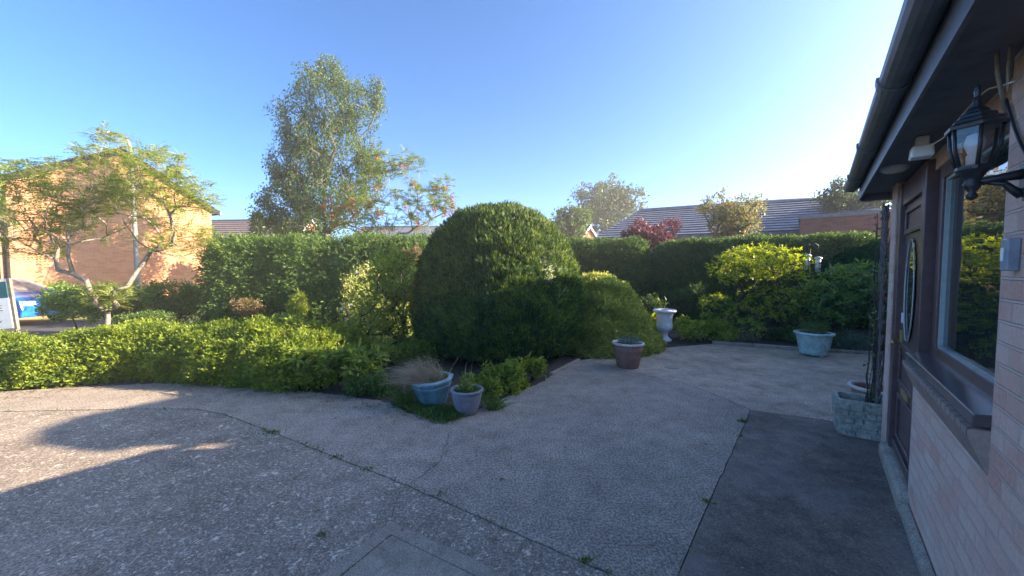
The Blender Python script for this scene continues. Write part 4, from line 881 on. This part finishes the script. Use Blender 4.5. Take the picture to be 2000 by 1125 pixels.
def berries(o, T, D, base):
    m = MB(); sel = T[rng.choice(len(T), 55, replace=False)]
    for p in sel:
        for q in range(11):
            c = p + rng.normal(size=3) * np.array([.07, .07, .05]) - np.array([0, 0, .08]); r = .026
            m.add([c + (r, 0, 0), c - (r, 0, 0), c + (0, r, 0), c - (0, r, 0), c + (0, 0, r), c - (0, 0, r)], [(0, 2, 4), (2, 1, 4), (1, 3, 4), (3, 0, 4), (2, 0, 5), (1, 2, 5), (3, 1, 5), (0, 3, 5)], 0, True)
    tag(m.build('berries', M['berry'], o, base), kind='stuff')
plant('rowan', b, pts(b, b + (0, 0, .8), b + (.02, 0, 1.5), b + (.03, 0, 1.75)), [blob(690, 385, 13, 60, 42), blob(760, 360, 13, 60, 40), blob(800, 320, 13, 26, 28), blob(835, 385, 13, 52, 34), blob(650, 425, 13, 44, 34), blob(745, 320, 13, 34, 26), blob(860, 360, 13, 24, 26), blob(790, 420, 13, 60, 34), blob(720, 440, 13, 60, 24), blob(870, 400, 13, 26, 18)],
      340, L_['rowan'], M['bark_grey'], 'sparse rowan with red berry clusters behind the tall hedge', 'tree', per=6, spread=.24, L=.09, W=.032, mode='pinnate', r0=.06, rt=.0035, shell=.25, wob=.08, extra=berries, bias=1.2)
def ftree(px, py_top, Y, halfw, leaf, label, n=220, L=.2, W=.13, per=40, spread=.5, bottom=470, seed=0, bark='bark_dark', mode='loose', name='tree', lob=9, zb=-.1, shell=.45):
    q = np.random.default_rng(seed); b = np.array([*at(px, 470, Y)[:2], zb]); h = (bottom - py_top); bl_ = []
    for i in range(lob):
        t = (i + .5) / lob; ww = halfw * math.sqrt(max(0.08, 1 - (2 * t - .85) ** 2 * .75)); bl_.append(blob(px + q.uniform(-.55, .55) * ww, py_top + h * (.16 + .74 * t) , Y + q.uniform(-1, 1) * ww / F * Y * .4, ww * .55, h * .17))
    top = at(px, py_top, Y)[2]; tk = pts(b, *[b + (.03 * math.sin(3 * z), 0, z) for z in np.linspace(.25, .75, 5) * top])
    return plant(name, b, tk, bl_, n, leaf, M[bark], label, 'tree', per=int(per * .6), spread=spread * .8, L=L, W=W, mode=mode, r0=.02 * top, rt=.008, shell=shell, wob=.15)
ftree(1188, 348, 42, 88, L_['oak'], 'big round-headed tree standing left of the tiled roof', 420, .30, .2, 46, .8, 480, 1, lob=14)
ftree(1118, 400, 28, 52, L_['birch'], 'smaller yellowish tree left of the little orange gable', 170, .2, .13, 40, .5, 480, 2)
ftree(1432, 372, 15.5, 76, L_['autumn'], 'green and orange autumn tree in front of the tiled roof', 230, .11, .07, 34, .3, 480, 3, lob=10)
ftree(1230, 426, 14.2, 42, L_['red'], 'dark red maple at the left end of the tiled roof', 150, .09, .05, 30, .2, 500, 4, lob=6)
ftree(1294, 427, 14.4, 48, L_['red'], 'wider purple-red maple right of the other red maple', 170, .09, .05, 30, .2, 500, 5, lob=7)
ftree(1635, 352, 18.5, 52, L_['oak'], 'leafy tree top rising behind the left of the brown brick garage', 180, .16, .1, 36, .4, 470, 6)
ftree(1705, 360, 18.5, 60, L_['oak'], 'broad leafy tree behind the brown garage beside the eaves', 190, .16, .1, 36, .4, 470, 7)
ftree(506, 412, 20, 16, L_['oak'], 'small dark pointed tree left of the birch', 90, .16, .08, 34, .35, 490, 8, lob=6)
ftree(550, 440, 18, 30, L_['oak'], 'low bushy tree at the foot of the birch', 90, .14, .09, 34, .35, 500, 9, lob=6)
ftree(455, 458, 13, 50, L_['sumac'], 'leafy bush top behind the left end of the tall hedge', 90, .09, .045, 30, .25, 520, 10, lob=6, name='tall_shrub')
ftree(735, 452, 12.6, 30, L_['bright'], 'bright green bush top under the rowan stems', 60, .08, .045, 30, .2, 510, 11, lob=5, name='tall_shrub')
ftree(-30, 300, 10.5, 60, L_['sumac'], 'feathery tree cut by the left edge of the photo', 150, .09, .04, 5, .2, 520, 12, lob=7, mode='pinnate', bark='bark_grey', name='pinnate_tree')

# ================================================================== OTHER HOUSES
def far_house(name, label, loc, rz, Lx, Wy, eave, ridge, wallm, tilem, hip=0.0, courses=14, oh=.3, step=.05, trim=None, win=()):
    o = thing(name, loc, label, 'house', rz=rz); m = MB(); hx, hy = Lx / 2, Wy / 2
    if hip: m.box((-hx, -hy, 0), (hx, hy, eave))
    else:
        n5 = [(-hy, 0), (hy, 0), (hy, eave), (0, ridge - .06), (-hy, eave)]; m.extrude(n5, 0, -hx, hx)
    m.build('wall', wallm, o)
    m = MB(); slope_ = (ridge - eave) / hy; ez = eave - oh * slope_ + .05; HX, HY = hx + (oh if hip else .18), hy + oh
    for i in range(courses):
        f0, f1 = i / courses, (i + 1) / courses; z0 = ez + (ridge - ez) * f0; z1 = ez + (ridge - ez) * f1
        def rect(f, z): a = HX - (hip * f if hip else 0); c = HY * (1 - f); return [(-a, -c, z), (a, -c, z), (a, c, z), (-a, c, z)]
        V = rect(f0, z0 - .01) + rect(f0, z0 + step) + rect(f1, z1 + .004)
        sides = (0, 1, 2, 3) if hip else (0, 2)
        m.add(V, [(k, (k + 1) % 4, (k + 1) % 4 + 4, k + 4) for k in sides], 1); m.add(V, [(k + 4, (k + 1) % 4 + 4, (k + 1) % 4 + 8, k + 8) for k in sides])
    m.tube([(-HX + hip, 0, ridge + .02), (HX - hip, 0, ridge + .02)], .09, 8)
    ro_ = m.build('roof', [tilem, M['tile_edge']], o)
    m = MB()
    if not hip:
        for x in (-HX - .004, HX - .03):
          m = MB()
          for s in (-1, 1): m.hexa([(x, s * HY, ez - .2), (x + .034, s * HY, ez - .2), (x + .034, 0, ridge - .2), (x, 0, ridge - .2), (x, s * HY, ez + .01), (x + .034, s * HY, ez + .01), (x + .034, 0, ridge + .01), (x, 0, ridge + .01)])
          m.build('bargeboard', trim or M['white'], o)
    m = MB()
    for s in (-1, 1): m = MB(); m.box((-HX, s * (HY + .0), ez - .14), (HX, s * (HY + .1), ez - .02)); m.build('gutter', M['gutter'], o)
    for (x, y, z, w_, h_, ax) in win:
        m = MB(); d = .05
        if ax == 'x': sgn = 1 if x > 0 else -1; m.box((x, y - w_ / 2, z), (x + sgn * d, y + w_ / 2, z + h_))
        else: sgn = 1 if y > 0 else -1; m.box((x - w_ / 2, y, z), (x + w_ / 2, y + sgn * d, z + h_))
        wf = m.build('window', M['white'], o); m = MB()
        if ax == 'x': m.box((x + sgn * .02, y - w_ / 2 + .07, z + .07), (x + sgn * (d + .004), y + w_ / 2 - .07, z + h_ - .07))
        else: m.box((x - w_ / 2 + .07, y + sgn * .02, z + .07), (x + w_ / 2 - .07, y + sgn * (d + .004), z + h_ - .07))
        m.build('pane', M['glass'], wf)
    return o
# left orange brick gable: its gable plane runs from cA (far right corner) to cB
cA = at(412, 402, 19.0); gdir = np.array([-.37, -.929]); Wg = 6.6; gn = np.array([.929, -.37])
ctr = cA[:2] + gdir * Wg / 2; LxH = 9.0; ang = math.atan2(gn[1], gn[0]); zg = -.18
cc = ctr - gn * LxH / 2
lh = far_house('brick_house', 'large orange brick house with its sunlit gable behind the pinnate-leaved tree', (cc[0], cc[1], zg), ang, LxH, Wg, cA[2] - zg - .15, at(245, 293, 16.0)[2] - zg, M['orange_brick'], M['tile_brown'], trim=M['dark_trim'], win=[(1.5, -4.3, 3.4, 1.2, 1.1, 'y')])
MB().tube([(LxH / 2 + .07, -Wg / 2 + .14, 0), (LxH / 2 + .07, -Wg / 2 + .14, 4.6)], .055, 8).build('downpipe', M['dark_trim'], lh)
# hipped tiled roof house
R1, R2 = at(1250, 410, 24), at(1640, 386, 19.6); dv = hyp((R2 - R1)[:2]); Lr = np.linalg.norm((R2 - R1)[:2]); hipx = 2.0; mid = (R1 + R2)[:2] / 2 
rz_ = (R1[2] + R2[2]) / 2
far_house('bungalow', 'low house with a large dark tiled hipped roof behind the back hedge', (mid[0], mid[1], 0), math.atan2(dv[1], dv[0]), Lr + 2 * hipx - .6, 7.0, 3.55, rz_, M['orange_brick'], M['tile'], hip=hipx, courses=13, step=.055, win=[(-1.5, -3.5, 1.4, 2.0, 1.1, 'y'), (2.5, -3.5, 1.4, 2.0, 1.1, 'y')])
g0 = at(1150, 441, 30); far_house('brick_house', 'tiny orange brick gable peeping out left of the tiled roof', (g0[0] - .6 * 3, g0[1] + .8 * 3, 0), math.atan2(-.8, .6), 6, 5.2, 2.6, g0[2], M['orange_brick'], M['tile'], trim=M['rim_cream'])
g1 = at(440, 430, 32); far_house('brick_house', 'distant brown tiled house right of the orange brick gable', (g1[0] + 1.0, 35.0, 0), R(-6), 10, 7, 3.4, at(440, 430, 35)[2], M['orange_brick'], M['tile_brown'], courses=14, step=.05)
g2 = at(810, 443, 30); far_house('bungalow', 'distant low house with a pale slate roof seen through the rowan stems', (g2[0], 31.0, 0), R(-7), 9, 6, 4.05, g2[2] + .1, M['orange_brick'], M['tile_grey'], courses=10, step=.02, win=[(1.0, -3.0, 2.2, 1.4, 1.2, 'y'), (-2.0, -3.0, 2.2, 1.4, 1.2, 'y')])
# brown brick garage
a0 = at(1563, 421, 15.5); Lg = 9.0; zt = a0[2]
o = thing('garage', (a0[0], a0[1], 0), 'flat-roofed brown brick garage behind the right end of the back hedge', 'garage', rz=R(-38.5))
m = MB(); m.box((0, 0, 0), (Lg, 5, zt - .16)); m.build('wall', M['brown_brick'], o)
m = MB(); m.box((-.06, -.06, zt - .158), (Lg + .06, 5.06, zt)); m.build('roof', M['gutter'], o, bevel=.01)
m = MB(); m.box((1.0, -.04, .0), (3.4, -.002, 2.1)); m.build('door', M['wood'], o)

# ================================================================== STREET LAMP, SIGN, CAR
b = at(266, 500, 12.5); b[2] = -.15; zt = at(252, 272, 12.5)[2] - b[2]; hd_ = at(200, 259, 12.5); dx = hd_[0] - b[0]; hz = hd_[2] - b[2]
o = thing('street_lamp', b, 'pale grey street lamp post with a curved arm rising through the feathery tree', 'street lamp')
m = MB(); m.tube([(0, 0, 0), (0, 0, 1.2)], .085, 10); m.tube([(0, 0, 1.2), (0, 0, 1.26), (0, 0, zt - .55), (-.03, 0, zt - .25), (-.12, 0, zt), (dx * .45, 0, hz - .03), (dx * .8, 0, hz)], [.085, .065, .05, .05, .045, .035, .03], 10); m.build('column', M['lamp_post'], o)
m = MB(); m.hexa([(dx * .75, -.07, hz - .05), (dx * .75, .07, hz - .05), (dx * 1.15, .09, hz - .04), (dx * 1.15, -.09, hz - .04), (dx * .75, -.05, hz + .05), (dx * .75, .05, hz + .05), (dx * 1.15, .07, hz + .06), (dx * 1.15, -.07, hz + .06)][::1]); m.build('lamp_head', M['white'], o, bevel=.015)

b = at(41, 648, 6.35); b[2] = 0
o = thing('sale_sign', b, 'white and teal house sale board on a leaning timber post at the left edge', 'sign', tilt=(0, R(-5)), rz=R(8))
m = MB(); m.box((-.022, -.022, 0), (.022, .022, 1.47)); m.build('post', M['wood'], o)
m = MB(); m.box((-.86, -.034, .62), (-.0225, -.024, 1.14)); bd = m.build('board', M['white'], o)
m = MB(); m.box((-.86, -.0345, 1.142), (-.0225, -.024, 1.42)); tp = m.build('header_panel', M['sign_teal'], o)
def text(s, x, z, size, mat, par, right=True):
    c = bpy.data.curves.new('lettering', 'FONT'); c.body = s; c.size = size; c.align_x = 'RIGHT' if right else 'LEFT'; c.extrude = .002
    t = bpy.data.objects.new('lettering_curve', c); C.objects.link(t); bpy.context.view_layer.update()
    me = bpy.data.meshes.new_from_object(t.evaluated_get(bpy.context.evaluated_depsgraph_get())); bpy.data.objects.remove(t)
    k = bpy.data.objects.new('lettering', me); C.objects.link(k); me.materials.clear(); me.materials.append(mat); k.parent = par; k.location = (x, -.036, z); k.rotation_euler = (math.pi / 2, 0, 0); return k
text('FOR SALE', -.115, .93, .135, M['sign_grey'], bd); text('K', -.16, 1.225, .17, M['white'], tp)
m = MB()
for a in (-60, -20, 20, 60):
    d = np.array([math.sin(R(a)), 0, math.cos(R(a))]); s = np.array([d[2], 0, -d[0]]); p0 = np.array([-.30, -.0362, .68]); m.add([p0, p0 + d * .08 + s * .025, p0 + d * .17, p0 + d * .08 - s * .025], [(0, 1, 2, 3)])
m.build('emblem', M['sign_grey'], bd)
m = MB(); m.box((-.012, -.03, .2), (.012, -.02, .6)); m.build('brace', M['wood'], o)

cr_ = at(90, 600, 11.8); cz = -.15
o = thing('parked_car', (cr_[0] - 2.1, 11.9, cz), 'bright blue car parked behind the sale board', 'car', rz=R(4))
pf = [(-2.05, .30), (2.05, .30), (2.08, .55), (2.02, .80), (1.90, .93), (1.25, 1.0), (-1.75, 1.0), (-2.05, .9), (-2.1, .5)]
m = MB(); hw = .86
m.extrude(pf, 1, -hw, hw); cab = [(1.30, .99), (.45, 1.46), (-1.2, 1.48), (-1.95, .99)]
V = [(x, y * (hw - .02 if z < 1.1 else hw - .17), z) for y in (-1, 1) for x, z in cab]; m.add(V, [(0, 1, 2, 3)[::-1], (4, 5, 6, 7), (0, 1, 5, 4), (1, 2, 6, 5), (2, 3, 7, 6)]); m.build('body', M['car_blue'], o, bevel=.04)
def cpt(x, z, y): t = (z - .99) / .48; return (x, y * (hw - .02 - .15 * t + .008), z)
m = MB()
for y in (-1, 1):
    for q in ([(1.02, 1.06), (.42, 1.40), (-.35, 1.42), (-.35, 1.06)], [(-.43, 1.06), (-.43, 1.42), (-1.15, 1.42), (-1.6, 1.06)]): m.add([cpt(x, z, y) for x, z in q], [(0, 1, 2, 3)])
m.add([(1.24, -.72, 1.04), (1.24, .72, 1.04), (.51, .62, 1.44), (.51, -.62, 1.44)], [(0, 1, 2, 3)]); m.add([(-1.9, -.7, 1.04), (-1.9, .7, 1.04), (-1.27, .62, 1.45), (-1.27, -.62, 1.45)], [(0, 1, 2, 3)]); m.build('window', M['car_glass'], o)
for x in (-1.3, 1.35):
    for y in (-1, 1):
        m = MB(); a = np.arange(24) * 2 * math.pi / 24
        for r, yy in (): pass
        V = [(x + .32 * math.cos(q), y * (hw - .17), .32 + .32 * math.sin(q)) for q in a] + [(x + .32 * math.cos(q), y * (hw + .01), .32 + .32 * math.sin(q)) for q in a]
        m.add(V, [tuple(range(24)), tuple(range(24, 48))] + [(i, (i + 1) % 24, 24 + (i + 1) % 24, 24 + i) for i in range(24)]); wh = m.build('wheel', M['tyre'], o)
        m = MB(); V = [(x + .2 * math.cos(q), y * (hw + .014), .32 + .2 * math.sin(q)) for q in a]; m.add(V, [tuple(range(24))]); m.build('rim', M['steel'], wh)
for y in (-1, 1):
    m = MB(); m.box((1.95, y * .5, .66), (2.09, y * .82, .80)); m.build('headlight', M['white'], o, bevel=.02)
    m = MB(); m.box((1.0, y * .87, 1.02), (1.12, y * 1.02, 1.14)); m.build('mirror', M['car_blue'], o, bevel=.02)
m = MB(); m.box((-60, 9.6, -.2), (-12.6, 13.0, -.148)); tag(m.build('road', M['asphalt']), kind='structure')

# ================================================================== AIR
hz_ = MB().box((-62, -32, -1.25), (62, 68, 13.0)); hm, t, p, ns, ls = nodemat('haze_air'); ns.remove(p)
pv = ns.new('ShaderNodeVolumePrincipled'); pv.inputs['Color'].default_value = (1.0, .97, .93, 1); pv.inputs['Density'].default_value = HAZE; pv.inputs['Anisotropy'].default_value = .1
ls.new(pv.outputs[0], ns['Material Output'].inputs['Volume']); tag(hz_.build('haze', hm), kind='stuff')
